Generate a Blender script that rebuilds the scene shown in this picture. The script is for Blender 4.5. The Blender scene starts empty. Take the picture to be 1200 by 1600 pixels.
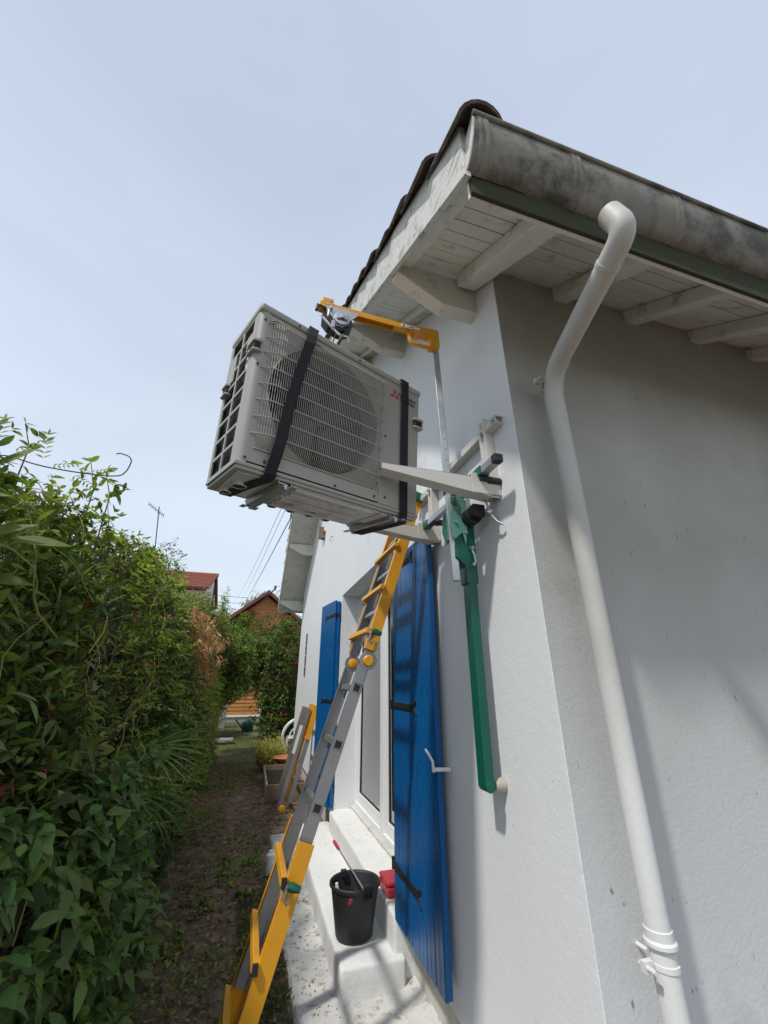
import bpy, bmesh, math, random
import numpy as np
from mathutils import Vector, Matrix, Euler, noise
S = bpy.context.scene
COL = S.collection
random.seed(7); rng = np.random.default_rng(7)
rad = math.radians

# ------------------------------------------------------------------ camera
YAW, PITCH, ROLL = 0.296742633, 0.401803946, 0.00043
cd = bpy.data.cameras.new('camera'); cam = bpy.data.objects.new('camera', cd); COL.objects.link(cam)
fw = Vector((math.sin(YAW)*math.cos(PITCH), math.cos(YAW)*math.cos(PITCH), math.sin(PITCH)))
rt = Vector((math.cos(YAW), -math.sin(YAW), 0)); up = rt.cross(fw)
cam.matrix_world = Matrix((( rt.x, up.x, -fw.x, 0), (rt.y, up.y, -fw.y, 0), (rt.z, up.z, -fw.z, 0), (0, 0, 0, 1)))
cd.sensor_fit = 'VERTICAL'; cd.sensor_height = 36; cd.lens = 628.4/1600*36
cd.clip_start = 0.03; cd.clip_end = 900
S.camera = cam

# ------------------------------------------------------------------ light
SUN = Vector((1.0, 0.65, -1.76)).normalized()      # direction the light travels
w = bpy.data.worlds.new('World'); S.world = w; w.use_nodes = True
nt = w.node_tree; nt.nodes.clear()
out = nt.nodes.new('ShaderNodeOutputWorld'); bg = nt.nodes.new('ShaderNodeBackground')
sky = nt.nodes.new('ShaderNodeTexSky'); sky.sky_type = 'NISHITA'; sky.sun_disc = False
sky.sun_elevation = math.asin(-SUN.z); sky.sun_rotation = math.atan2(-SUN.x, -SUN.y) % (2*math.pi)
sky.air_density = 1.0; sky.dust_density = 2.0; sky.ozone_density = 1.0
tc = nt.nodes.new('ShaderNodeTexCoord')
mp = nt.nodes.new('ShaderNodeMapping'); mp.inputs['Scale'].default_value = (1.0, 1.0, 2.6); mp.inputs['Rotation'].default_value = (0.2, 0.1, 0.5)
nz = nt.nodes.new('ShaderNodeTexNoise'); nz.inputs['Scale'].default_value = 1.6; nz.inputs['Detail'].default_value = 5; nz.inputs['Roughness'].default_value = 0.45
rp = nt.nodes.new('ShaderNodeValToRGB')
rp.color_ramp.elements[0].position = 0.34; rp.color_ramp.elements[0].color = (0.90, 0.90, 0.90, 1)
rp.color_ramp.elements[1].position = 0.70; rp.color_ramp.elements[1].color = (0.97, 0.97, 0.97, 1)
# thin veil of cloud: bluish overhead, paler toward the horizon
sx = nt.nodes.new('ShaderNodeSeparateXYZ')
gr = nt.nodes.new('ShaderNodeValToRGB')
gr.color_ramp.elements[0].position = 0.0; gr.color_ramp.elements[0].color = (4.95, 5.6, 6.15, 1)
gr.color_ramp.elements[1].position = 0.9; gr.color_ramp.elements[1].color = (3.6, 4.1, 5.05, 1)
e = gr.color_ramp.elements.new(0.38); e.color = (4.85, 5.55, 6.5, 1)
mx = nt.nodes.new('ShaderNodeMixRGB')
L = nt.links.new
L(tc.outputs['Generated'], mp.inputs['Vector']); L(mp.outputs[0], nz.inputs['Vector']); L(nz.outputs['Fac'], rp.inputs[0])
L(tc.outputs['Generated'], sx.inputs[0]); L(sx.outputs['Z'], gr.inputs[0])
n2 = nt.nodes.new('ShaderNodeTexNoise'); n2.inputs['Scale'].default_value = 1.1; n2.inputs['Detail'].default_value = 6; n2.inputs['Distortion'].default_value = 0.6
m2 = nt.nodes.new('ShaderNodeMapRange'); m2.inputs['From Min'].default_value = 0.3; m2.inputs['From Max'].default_value = 0.7; m2.inputs['To Min'].default_value = 0.93; m2.inputs['To Max'].default_value = 1.06
mc = nt.nodes.new('ShaderNodeMixRGB'); mc.blend_type = 'MULTIPLY'; mc.inputs[0].default_value = 1.0
L(mp.outputs[0], n2.inputs['Vector']); L(n2.outputs['Fac'], m2.inputs['Value']); L(gr.outputs[0], mc.inputs[1]); L(m2.outputs[0], mc.inputs[2])
L(rp.outputs['Color'], mx.inputs[0]); L(sky.outputs[0], mx.inputs[1]); L(mc.outputs[0], mx.inputs[2])
L(mx.outputs[0], bg.inputs['Color']); bg.inputs['Strength'].default_value = 0.138
L(bg.outputs[0], out.inputs[0])
sd = bpy.data.lights.new('sun', 'SUN'); sd.energy = 2.8; sd.angle = rad(3.0); sd.color = (1.0, 0.96, 0.9)
so = bpy.data.objects.new('sun', sd); COL.objects.link(so)
so.rotation_euler = SUN.to_track_quat('-Z', 'Y').to_euler(); so.location = (-5, -3, 9)
S.view_settings.view_transform = 'Standard'; S.view_settings.look = 'None'
S.view_settings.exposure = 0.20; S.view_settings.gamma = 1.0; S.view_settings.use_curve_mapping = False

# ------------------------------------------------------------------ materials
def mat(name, c, rough=0.6, metal=0.0, var=0.15, vs=6.0, bump=0.0, bs=60.0, c2=None, stain=None, ss=3.0, st=(0.5, 0.7),
        streak=None, island=0.0, spec=0.5, trans=None, bump2=0.0, bs2=8.0, zs=None):
    m = bpy.data.materials.new(name); m.use_nodes = True; n = m.node_tree.nodes; l = m.node_tree.links.new
    b = n['Principled BSDF']; b.inputs['Roughness'].default_value = rough; b.inputs['Metallic'].default_value = metal
    b.inputs['Specular IOR Level'].default_value = spec
    t = n.new('ShaderNodeTexCoord'); vec = t.outputs['Object']
    c2 = c2 or tuple(x*(1-var) for x in c); c = (*c, 1); c2 = (*c2, 1)
    a = n.new('ShaderNodeTexNoise'); a.inputs['Scale'].default_value = vs; a.inputs['Detail'].default_value = 6; a.inputs['Roughness'].default_value = 0.6
    l(vec, a.inputs['Vector'])
    r = n.new('ShaderNodeValToRGB'); r.color_ramp.elements[0].position = 0.3; r.color_ramp.elements[1].position = 0.7
    r.color_ramp.elements[0].color = c2; r.color_ramp.elements[1].color = c
    l(a.outputs['Fac'], r.inputs[0]); colr = r.outputs[0]
    if streak:      # vertical dirt runs
        mpn = n.new('ShaderNodeMapping'); mpn.inputs['Scale'].default_value = streak[1]
        l(vec, mpn.inputs[0]); s2 = n.new('ShaderNodeTexNoise'); s2.inputs['Scale'].default_value = 1.0; s2.inputs['Detail'].default_value = 5
        l(mpn.outputs[0], s2.inputs['Vector']); rr = n.new('ShaderNodeValToRGB')
        rr.color_ramp.elements[0].position = streak[2][0]; rr.color_ramp.elements[1].position = streak[2][1]
        l(s2.outputs['Fac'], rr.inputs[0]); q = n.new('ShaderNodeMixRGB'); l(rr.outputs[0], q.inputs[0]); l(colr, q.inputs[1])
        q.inputs[2].default_value = (*streak[0], 1); colr = q.outputs[0]
    if stain:
        s2 = n.new('ShaderNodeTexNoise'); s2.inputs['Scale'].default_value = ss; s2.inputs['Detail'].default_value = 9; s2.inputs['Roughness'].default_value = 0.68
        l(vec, s2.inputs['Vector']); rr = n.new('ShaderNodeValToRGB')
        rr.color_ramp.elements[0].position = st[0]; rr.color_ramp.elements[1].position = st[1]
        l(s2.outputs['Fac'], rr.inputs[0]); q = n.new('ShaderNodeMixRGB'); l(rr.outputs[0], q.inputs[0]); l(colr, q.inputs[1])
        q.inputs[2].default_value = (*stain, 1); colr = q.outputs[0]
    if zs:          # tint over a height band, for painted eave shade and pipe staining: (colour, z0, z1, amount)
        sp = n.new('ShaderNodeSeparateXYZ'); l(vec, sp.inputs[0]); ma = n.new('ShaderNodeMapRange')
        ma.inputs['From Min'].default_value = zs[1]; ma.inputs['From Max'].default_value = zs[2]; ma.inputs['To Max'].default_value = zs[3]
        l(sp.outputs['Z'], ma.inputs['Value']); mu = n.new('ShaderNodeMath'); mu.operation = 'MULTIPLY'
        s3 = n.new('ShaderNodeTexNoise'); s3.inputs['Scale'].default_value = 2.2; s3.inputs['Detail'].default_value = 7; l(vec, s3.inputs['Vector'])
        r3 = n.new('ShaderNodeMapRange'); r3.inputs['From Min'].default_value = -0.6; r3.inputs['From Max'].default_value = 0.6; l(s3.outputs['Fac'], r3.inputs['Value'])
        l(ma.outputs[0], mu.inputs[0]); l(r3.outputs[0], mu.inputs[1])
        q = n.new('ShaderNodeMixRGB'); l(mu.outputs[0], q.inputs[0]); l(colr, q.inputs[1]); q.inputs[2].default_value = (*zs[0], 1); colr = q.outputs[0]
    if island:
        g = n.new('ShaderNodeNewGeometry'); hs = n.new('ShaderNodeHueSaturation')
        m1 = n.new('ShaderNodeMapRange'); m1.inputs['To Min'].default_value = 1-island; m1.inputs['To Max'].default_value = 1+island*1.2
        l(g.outputs['Random Per Island'], m1.inputs['Value']); l(m1.outputs[0], hs.inputs['Value'])
        wn = n.new('ShaderNodeTexWhiteNoise'); wn.noise_dimensions = '1D'; l(g.outputs['Random Per Island'], wn.inputs['W'])
        m2 = n.new('ShaderNodeMapRange'); m2.inputs['To Min'].default_value = 0.5-island*0.07; m2.inputs['To Max'].default_value = 0.5+island*0.06
        l(wn.outputs['Value'], m2.inputs['Value']); l(m2.outputs[0], hs.inputs['Hue']); l(colr, hs.inputs['Color']); colr = hs.outputs[0]
    l(colr, b.inputs['Base Color'])
    last = None
    for st_, sc_ in ((bump2, bs2), (bump, bs)):
        if st_:
            nb = n.new('ShaderNodeTexNoise'); nb.inputs['Scale'].default_value = sc_; nb.inputs['Detail'].default_value = 5; l(vec, nb.inputs['Vector'])
            bp = n.new('ShaderNodeBump'); bp.inputs['Strength'].default_value = st_; bp.inputs['Distance'].default_value = 0.3/sc_
            l(nb.outputs['Fac'], bp.inputs['Height'])
            if last: l(last, bp.inputs['Normal'])
            last = bp.outputs[0]
    if last: l(last, b.inputs['Normal'])
    rv = n.new('ShaderNodeMapRange'); rv.inputs['To Min'].default_value = max(rough-0.1, 0.02); rv.inputs['To Max'].default_value = min(rough+0.12, 1)
    l(a.outputs['Fac'], rv.inputs['Value']); l(rv.outputs[0], b.inputs['Roughness'])
    if trans:
        td = n.new('ShaderNodeBsdfTranslucent'); hh = n.new('ShaderNodeMixRGB'); hh.blend_type = 'MULTIPLY'; hh.inputs[0].default_value = 1
        l(colr, hh.inputs[1]); hh.inputs[2].default_value = (1.5, 1.7, 0.6, 1); l(hh.outputs[0], td.inputs['Color'])
        ms = n.new('ShaderNodeMixShader'); ms.inputs[0].default_value = trans
        l(b.outputs[0], ms.inputs[1]); l(td.outputs[0], ms.inputs[2]); l(ms.outputs[0], n['Material Output'].inputs['Surface'])
    return m
M = {}
M['plaster'] = mat('white_plaster', (0.72, 0.735, 0.75), 0.9, var=0.05, vs=1.3, bump=0.35, bs=90, bump2=0.10, bs2=22, stain=(0.52, 0.51, 0.47), ss=2.1, st=(0.60, 0.85), spec=0.2, streak=((0.40, 0.40, 0.38), (52, 52, 22), (0.715, 0.75)))
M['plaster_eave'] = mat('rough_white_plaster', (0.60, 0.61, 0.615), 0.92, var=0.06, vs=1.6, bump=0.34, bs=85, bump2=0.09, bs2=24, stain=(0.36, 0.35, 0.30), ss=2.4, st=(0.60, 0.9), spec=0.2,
                        zs=((0.22, 0.225, 0.18), 0.7, 2.1, 0.65), streak=((0.26, 0.25, 0.22), (46, 46, 17), (0.70, 0.74)))  # darkens upwards: shade under the eaves painted into the plaster colour
M['plinth'] = mat('plinth_render', (0.60, 0.59, 0.54), 0.9, var=0.2, vs=5, bump=0.5, bs=40, stain=(0.3, 0.28, 0.22), ss=5, st=(0.5, 0.75))
M['step'] = mat('white_painted_concrete', (0.70, 0.70, 0.68), 0.85, var=0.10, vs=4, bump=0.4, bs=60, bump2=0.2, bs2=10, stain=(0.44, 0.42, 0.37), ss=7, st=(0.60, 0.80))
M['slab'] = mat('dirty_white_slab', (0.62, 0.61, 0.575), 0.9, var=0.2, vs=7, bump=0.6, bs=60, bump2=0.4, bs2=9, stain=(0.20, 0.19, 0.165), ss=14, st=(0.53, 0.68))
M['whitewood'] = mat('weathered_white_wood', (0.62, 0.61, 0.57), 0.75, var=0.12, vs=5, bump=0.35, bs=30, stain=(0.20, 0.19, 0.16), ss=12, st=(0.60, 0.72), streak=((0.36, 0.35, 0.31), (2, 9, 9), (0.52, 0.75)))
M['soffit'] = mat('soffit_paint', (0.74, 0.73, 0.68), 0.75, var=0.12, vs=3, bump=0.2, bs=40, stain=(0.27, 0.26, 0.21), ss=7, st=(0.56, 0.74))
M['bargeboard'] = mat('peeling_bargeboard', (0.62, 0.62, 0.59), 0.8, var=0.15, vs=6, bump=0.5, bs=50, stain=(0.12, 0.11, 0.095), ss=16, st=(0.58, 0.68), streak=((0.36, 0.35, 0.31), (12, 9, 26), (0.54, 0.66)))
M['fascia'] = mat('mossy_fascia', (0.070, 0.074, 0.048), 0.95, var=0.35, vs=4, bump=0.4, bs=40, stain=(0.045, 0.052, 0.028), ss=4, st=(0.42, 0.65), spec=0.08)
M['zinc'] = mat('stained_zinc_gutter', (0.24, 0.23, 0.20), 0.75, 0.0, var=0.25, vs=5, bump=0.3, bs=40, stain=(0.065, 0.065, 0.050), ss=4.5, st=(0.46, 0.60), streak=((0.15, 0.145, 0.125), (14, 5, 4), (0.48, 0.70)))
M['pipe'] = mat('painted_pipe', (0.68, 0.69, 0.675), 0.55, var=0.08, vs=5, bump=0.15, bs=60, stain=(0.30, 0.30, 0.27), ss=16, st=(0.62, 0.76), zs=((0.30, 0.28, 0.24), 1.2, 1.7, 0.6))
M['tile'] = mat('old_dark_roof_tile', (0.14, 0.10, 0.085), 0.9, var=0.5, vs=14, bump=0.5, bs=60, stain=(0.20, 0.19, 0.16), ss=20, st=(0.5, 0.65))
M['redtile'] = mat('orange_roof_tile', (0.42, 0.13, 0.075), 0.85, var=0.4, vs=5, bump=0.3, bs=30, stain=(0.16, 0.08, 0.06), ss=4, st=(0.5, 0.7))
M['blue'] = mat('blue_shutter_paint', (0.002, 0.100, 0.305), 0.27, var=0.15, vs=3, bump=0.05, bs=50, spec=0.5, stain=(0.02, 0.115, 0.27), ss=3, st=(0.6, 0.9), streak=((0.20, 0.28, 0.38), (60, 60, 30), (0.735, 0.76)))
M['black'] = mat('black_metal', (0.015, 0.015, 0.016), 0.5, var=0.3, vs=20, bump=0.2, bs=90)
M['rubber'] = mat('dark_rubber', (0.02, 0.02, 0.021), 0.7, var=0.3, vs=20)
M['greyrubber'] = mat('beige_rubber', (0.42, 0.39, 0.34), 0.7, var=0.15, vs=20)
M['strap'] = mat('black_webbing', (0.010, 0.011, 0.016), 0.8, var=0.3, vs=30, bump=0.5, bs=400)
M['bucket'] = mat('black_bucket_plastic', (0.020, 0.021, 0.022), 0.55, var=0.3, vs=9, bump=0.15, bs=40, stain=(0.06, 0.058, 0.052), ss=11, st=(0.56, 0.75))
M['red'] = mat('red_plastic', (0.45, 0.03, 0.045), 0.4, var=0.15, vs=9)
M['pvc'] = mat('white_pvc', (0.74, 0.75, 0.75), 0.4, var=0.04, vs=3)
M['curtain'] = mat('pale_curtain', (0.80, 0.80, 0.77), 0.9, var=0.1, vs=2)
M['dark'] = mat('dark_interior', (0.03, 0.03, 0.03), 0.9)
M['yellow'] = mat('yellow_paint', (0.72, 0.33, 0.012), 0.42, var=0.12, vs=5, bump=0.08, bs=60, stain=(0.30, 0.16, 0.02), ss=14, st=(0.66, 0.78))
M['alu'] = mat('brushed_aluminium', (0.33, 0.33, 0.335), 0.42, 0.7, var=0.15, vs=7, bump=0.1, bs=120, stain=(0.25, 0.25, 0.25), ss=9, st=(0.6, 0.75))
M['steel'] = mat('galvanised_steel', (0.50, 0.52, 0.54), 0.4, 0.8, var=0.2, vs=16, bump=0.05, bs=60)
M['green'] = mat('green_paint', (0.001, 0.095, 0.060), 0.35, var=0.1, vs=5, bump=0.05, bs=50)
M['ltgreen'] = mat('pale_green_plate', (0.10, 0.27, 0.22), 0.45, var=0.1, vs=5)
M['unit'] = mat('ivory_grey_casing', (0.34, 0.335, 0.305), 0.5, var=0.04, vs=3, bump=0.03, bs=60, stain=(0.34, 0.33, 0.29), ss=6, st=(0.58, 0.8))
M['unitbase'] = mat('zinc_base_pan', (0.66, 0.67, 0.67), 0.45, 0.15, var=0.25, vs=9, bump=0.1, bs=30, stain=(0.12, 0.12, 0.12), ss=7, st=(0.56, 0.75))
M['fin'] = mat('dark_heat_exchanger', (0.075, 0.08, 0.085), 0.7, 0.0, var=0.4, vs=30)
M['fan'] = mat('fan_grey', (0.045, 0.045, 0.043), 0.5, var=0.1)
M['cavity'] = mat('fan_cavity', (0.02, 0.02, 0.02), 0.8)
M['bracket'] = mat('ivory_bracket_paint', (0.56, 0.55, 0.51), 0.4, var=0.06, vs=6, bump=0.05, bs=60)
M['logored'] = mat('red_print', (0.50, 0.02, 0.05), 0.4, var=0.02)
M['logoblack'] = mat('black_print', (0.03, 0.03, 0.035), 0.4, var=0.02)
M['whiteplas'] = mat('white_plastic', (0.72, 0.73, 0.72), 0.4, var=0.05)
M['glassblock'] = mat('glass_block', (0.16, 0.18, 0.18), 0.25, var=0.4, vs=14, spec=0.8)
M['cabin'] = mat('orange_stained_wood', (0.52, 0.22, 0.055), 0.6, var=0.25, vs=3, bump=0.2, bs=30, streak=((0.34, 0.13, 0.03), (0.6, 1, 14), (0.45, 0.7)))
M['cabinroof'] = mat('brown_red_roof', (0.19, 0.065, 0.05), 0.75, var=0.25, vs=4)
M['concrete'] = mat('grey_concrete', (0.30, 0.29, 0.26), 0.9, var=0.25, vs=6, bump=0.4, bs=40)
M['wood'] = mat('weathered_planter_wood', (0.24, 0.17, 0.12), 0.85, var=0.35, vs=9, bump=0.4, bs=40)
M['soil'] = mat('potting_soil', (0.035, 0.026, 0.02), 0.95, var=0.5, vs=40, bump=1, bs=50, spec=0.1)
M['darkgreen'] = mat('dark_green_plastic', (0.006, 0.045, 0.035), 0.5, var=0.2)
M['terracotta'] = mat('terracotta', (0.42, 0.14, 0.07), 0.8, var=0.15)
M['wallcream'] = mat('cream_wall', (0.62, 0.58, 0.50), 0.85, var=0.08)
M['bark'] = mat('bark', (0.10, 0.075, 0.055), 0.9, var=0.4, vs=20, bump=0.6, bs=60)
M['twig'] = mat('green_brown_stem', (0.11, 0.11, 0.05), 0.8, var=0.4, vs=20)
M['wire'] = mat('cable_black', (0.03, 0.03, 0.03), 0.6)
def leafmat(name, c, c2, isl=0.62, tr=0.38, rough=0.5, vs=1.4):
    return mat(name, c, rough, var=0.3, vs=vs, c2=c2, island=isl, trans=tr, spec=0.2)
M['laurel'] = leafmat('laurel_leaf', (0.165, 0.215, 0.06), (0.075, 0.115, 0.036))
M['broad'] = leafmat('broad_leaf', (0.13, 0.2, 0.06), (0.06, 0.11, 0.04))
M['mixed'] = leafmat('mixed_leaf', (0.22, 0.25, 0.07), (0.07, 0.105, 0.034))
M['deep'] = leafmat('deep_green_leaf', (0.07, 0.112, 0.046), (0.03, 0.058, 0.028))
M['bright'] = leafmat('bright_green_leaf', (0.24, 0.3, 0.07), (0.11, 0.16, 0.042))
M['olive'] = leafmat('olive_leaf', (0.25, 0.235, 0.09), (0.12, 0.13, 0.055))
M['brownleaf'] = leafmat('dead_leaf', (0.58, 0.31, 0.17), (0.30, 0.13, 0.07), 0.35, 0.2, 0.7)
M['redleaf'] = leafmat('dark_red_leaf', (0.208, 0.039, 0.033), (0.117, 0.026, 0.026), 0.3, 0.2, 0.6)
M['palm'] = leafmat('palm_leaf', (0.135, 0.225, 0.053), (0.075, 0.143, 0.045), 0.3, 0.2)
M['yellowgrass'] = leafmat('yellow_green_blade', (0.52, 0.46, 0.16), (0.30, 0.30, 0.10), 0.35, 0.3, 0.6)
M['grass'] = leafmat('grass_blade', (0.085, 0.13, 0.035), (0.05, 0.07, 0.025), 0.4, 0.2, 0.6)
M['flower'] = leafmat('orange_flower', (0.62, 0.12, 0.05), (0.5, 0.07, 0.04), 0.3, 0.3, 0.6)
M['pink'] = leafmat('pink_flower', (0.50, 0.06, 0.13), (0.4, 0.04, 0.09), 0.3, 0.3, 0.6)
M['litter'] = leafmat('leaf_litter', (0.280, 0.175, 0.091), (0.126, 0.077, 0.045), 0.6, 0.05, 0.8)
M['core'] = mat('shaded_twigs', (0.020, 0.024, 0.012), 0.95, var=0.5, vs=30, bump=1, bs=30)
def ground_mat():
    m = bpy.data.materials.new('trodden_soil_and_grass'); m.use_nodes = True; n = m.node_tree.nodes; l = m.node_tree.links.new
    b = n['Principled BSDF']; b.inputs['Roughness'].default_value = 0.95; b.inputs['Specular IOR Level'].default_value = 0.15
    t = n.new('ShaderNodeTexCoord')
    def N(s, d=8, r=0.65):
        a = n.new('ShaderNodeTexNoise'); a.inputs['Scale'].default_value = s; a.inputs['Detail'].default_value = d; a.inputs['Roughness'].default_value = r
        l(t.outputs['Object'], a.inputs['Vector']); return a.outputs['Fac']
    def ramp(f, a, ca, b_, cb):
        r = n.new('ShaderNodeValToRGB'); r.color_ramp.elements[0].position = a; r.color_ramp.elements[0].color = (*ca, 1)
        r.color_ramp.elements[1].position = b_; r.color_ramp.elements[1].color = (*cb, 1); l(f, r.inputs[0]); return r.outputs[0]
    soil = ramp(N(9), 0.35, (0.11, 0.082, 0.060), 0.68, (0.29, 0.225, 0.165))
    grass = ramp(N(22), 0.35, (0.075, 0.085, 0.036), 0.68, (0.20, 0.195, 0.085))
    sp = n.new('ShaderNodeSeparateXYZ'); l(t.outputs['Object'], sp.inputs[0])
    mr = n.new('ShaderNodeMapRange'); mr.inputs['From Min'].default_value = 7.0; mr.inputs['From Max'].default_value = 11.0; mr.inputs['To Min'].default_value = -0.25; mr.inputs['To Max'].default_value = 0.30
    l(sp.outputs['Y'], mr.inputs['Value']); ad = n.new('ShaderNodeMath'); ad.operation = 'ADD'; l(mr.outputs[0], ad.inputs[0]); l(N(1.3, 6), ad.inputs[1])
    f = ramp(ad.outputs[0], 0.48, (0, 0, 0), 0.62, (1, 1, 1))
    q = n.new('ShaderNodeMixRGB'); l(f, q.inputs[0]); l(soil, q.inputs[1]); l(grass, q.inputs[2]); l(q.outputs[0], b.inputs['Base Color'])
    bp = n.new('ShaderNodeBump'); bp.inputs['Strength'].default_value = 0.9; bp.inputs['Distance'].default_value = 0.02; l(N(35), bp.inputs['Height']); l(bp.outputs[0], b.inputs['Normal'])
    return m
M['ground'] = ground_mat()
def glass_mat():
    m = bpy.data.materials.new('window_glass'); m.use_nodes = True; n = m.node_tree.nodes; l = m.node_tree.links.new
    n.remove(n['Principled BSDF']); t = n.new('ShaderNodeBsdfTransparent'); t.inputs[0].default_value = (0.93, 0.95, 0.94, 1)
    g = n.new('ShaderNodeBsdfGlossy'); g.inputs['Roughness'].default_value = 0.02; fz = n.new('ShaderNodeFresnel'); fz.inputs[0].default_value = 1.5
    ad = n.new('ShaderNodeMath'); ad.operation = 'ADD'; ad.inputs[1].default_value = 0.32; l(fz.outputs[0], ad.inputs[0])
    x = n.new('ShaderNodeMixShader'); l(ad.outputs[0], x.inputs[0]); l(t.outputs[0], x.inputs[1]); l(g.outputs[0], x.inputs[2]); l(x.outputs[0], n['Material Output'].inputs['Surface'])
    return m
M['glass'] = glass_mat()

# ------------------------------------------------------------------ helpers
WM = {}
def thing(name, label, cat, loc=(0, 0, 0), group=None, m4=None):
    o = bpy.data.objects.new(name, None); COL.objects.link(o); o.empty_display_size = 0.1
    mw = m4 if m4 is not None else Matrix.Translation(loc)
    o.matrix_world = mw; WM[o.name] = mw.copy(); o['label'] = label; o['category'] = cat
    if group: o['group'] = group
    return o
class MB:
    def __init__(s): s.v = []; s.f = []
    def add(s, vs, fs, m=None):
        k = len(s.v)
        for p in vs:
            p = Vector(p); s.v.append(m @ p if m is not None else p)
        s.f += [tuple(k+i for i in f) for f in fs]; return s
    def box(s, a, b, m=None):
        (x0, y0, z0), (x1, y1, z1) = a, b
        return s.add([(x0,y0,z0),(x1,y0,z0),(x1,y1,z0),(x0,y1,z0),(x0,y0,z1),(x1,y0,z1),(x1,y1,z1),(x0,y1,z1)],
              [(0,3,2,1),(4,5,6,7),(0,1,5,4),(1,2,6,5),(2,3,7,6),(3,0,4,7)], m)
    def bar(s, p, q, wx, wy, upv=(0, 0, 1), m=None):     # rectangular bar between two points; wx across, wy along upv side
        p, q = Vector(p), Vector(q); d = (q-p).normalized(); a = d.cross(Vector(upv)).normalized(); b = a.cross(d).normalized()
        a *= wx/2; b *= wy/2
        return s.add([p-a-b, p+a-b, p+a+b, p-a+b, q-a-b, q+a-b, q+a+b, q-a+b], [(0,3,2,1),(4,5,6,7),(0,1,5,4),(1,2,6,5),(2,3,7,6),(3,0,4,7)], m)
    def prism(s, pts, ax, a, b, m=None):               # polygon in the two other axes (in order), extruded on ax
        n = len(pts); vs = []
        for t in (a, b):
            for (u, v) in pts:
                vs.append({0: (t, u, v), 1: (u, t, v), 2: (u, v, t)}[ax])
        return s.add(vs, [tuple(range(n))[::-1], tuple(range(n, 2*n))]+[(i, (i+1) % n, n+(i+1) % n, n+i) for i in range(n)], m)
    def tube(s, path, r, n=12, cap=True, m=None, flat=1.0, upv=None):
        path = [Vector(p) for p in path]; rs = r if isinstance(r, (list, tuple)) else [r]*len(path)
        vs = []; fs = []; prev = None
        for i, p in enumerate(path):
            d = (path[min(i+1, len(path)-1)]-path[max(i-1, 0)]).normalized()
            if prev is None:
                a = d.cross(Vector(upv) if upv else Vector((0.13, 0.21, 1)))
                if a.length < 1e-3: a = d.cross(Vector((1, 0, 0)))
            else: a = prev - d*prev.dot(d)
            a.normalize(); prev = a; b = d.cross(a)
            for k in range(n):
                t = 2*math.pi*k/n; vs.append(p+(a*math.cos(t)*flat+b*math.sin(t))*rs[i])
        for i in range(len(path)-1):
            for k in range(n): fs.append((i*n+k, i*n+(k+1) % n, (i+1)*n+(k+1) % n, (i+1)*n+k))
        if cap: fs += [tuple(range(n))[::-1], tuple(range((len(path)-1)*n, len(path)*n))]
        return s.add(vs, fs, m)
    def cyl(s, p, q, r, n=16, m=None, r2=None): return s.tube([p, q], [r, r2 if r2 is not None else r], n, True, m)
    def lathe(s, prof, c, n=32, m=None):               # prof of (r,z) about vertical axis at c
        vs = []; fs = []
        for (r, z) in prof:
            for k in range(n):
                t = 2*math.pi*k/n; vs.append((c[0]+r*math.cos(t), c[1]+r*math.sin(t), c[2]+z))
        for i in range(len(prof)-1):
            for k in range(n): fs.append((i*n+k, i*n+(k+1) % n, (i+1)*n+(k+1) % n, (i+1)*n+k))
        return s.add(vs, fs, m)
    def frame(s, ax, t0, t1, o, i, m=None):            # rectangular ring: o,i = (u0,v0,u1,v1)
        (a, b, c, d), (e, f, g, h) = o, i
        for q in ((a, b, c, f), (a, h, c, d), (a, f, e, h), (g, f, c, h)):
            s.prism([(q[0], q[1]), (q[2], q[1]), (q[2], q[3]), (q[0], q[3])], ax, t0, t1, m)
        return s
def link(name, me, parent=None, kind=None, label=None):
    o = bpy.data.objects.new(name, me); COL.objects.link(o)
    if parent is not None: o.parent = parent
    if kind: o['kind'] = kind
    if label: o['label'] = label
    return o
def part(name, mb, m, parent=None, kind=None, label=None, bevel=0.0, smooth=False, local=False, seg=2, auto=35):
    me = bpy.data.meshes.new(name); vs = mb.v
    if parent is not None and not local:
        inv = WM[parent.name].inverted(); vs = [inv @ v for v in vs]
    me.from_pydata([tuple(v) for v in vs], [], mb.f)
    if bevel or True:
        bm = bmesh.new(); bm.from_mesh(me)
        bmesh.ops.recalc_face_normals(bm, faces=bm.faces)
        if bevel:
            es = [e_ for e_ in bm.edges if len(e_.link_faces) == 2 and e_.calc_face_angle() > rad(30)]
            bmesh.ops.bevel(bm, geom=es, offset=bevel, segments=seg, profile=0.5, affect='EDGES', clamp_overlap=True)
        bm.to_mesh(me); bm.free()
    me.materials.append(m if not isinstance(m, str) else M[m])
    if smooth:
        for p in me.polygons: p.use_smooth = True
        try: me.set_sharp_from_angle(angle=rad(auto))
        except Exception: pass
    o = link(name, me, parent, kind, label)
    WM[o.name] = WM[parent.name].copy() if parent is not None else Matrix.Identity(4)
    return o
def top(name, mb, m, label=None, cat=None, group=None, **k):     # a thing that is one mesh
    o = part(name, mb, m, None, **k)
    if label: o['label'] = label
    if cat: o['category'] = cat
    if group: o['group'] = group
    return o
def inst(name, me, mw, parent):
    o = bpy.data.objects.new(name, me); COL.objects.link(o); o.parent = parent
    o.matrix_local = WM[parent.name].inverted() @ mw; return o
def mesh_of(mb, m, name, bevel=0, smooth=False):
    o = part(name, mb, m, None, bevel=bevel, smooth=smooth); me = o.data; bpy.data.objects.remove(o); WM.pop(name, None); return me

GZ = -1.56
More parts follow.
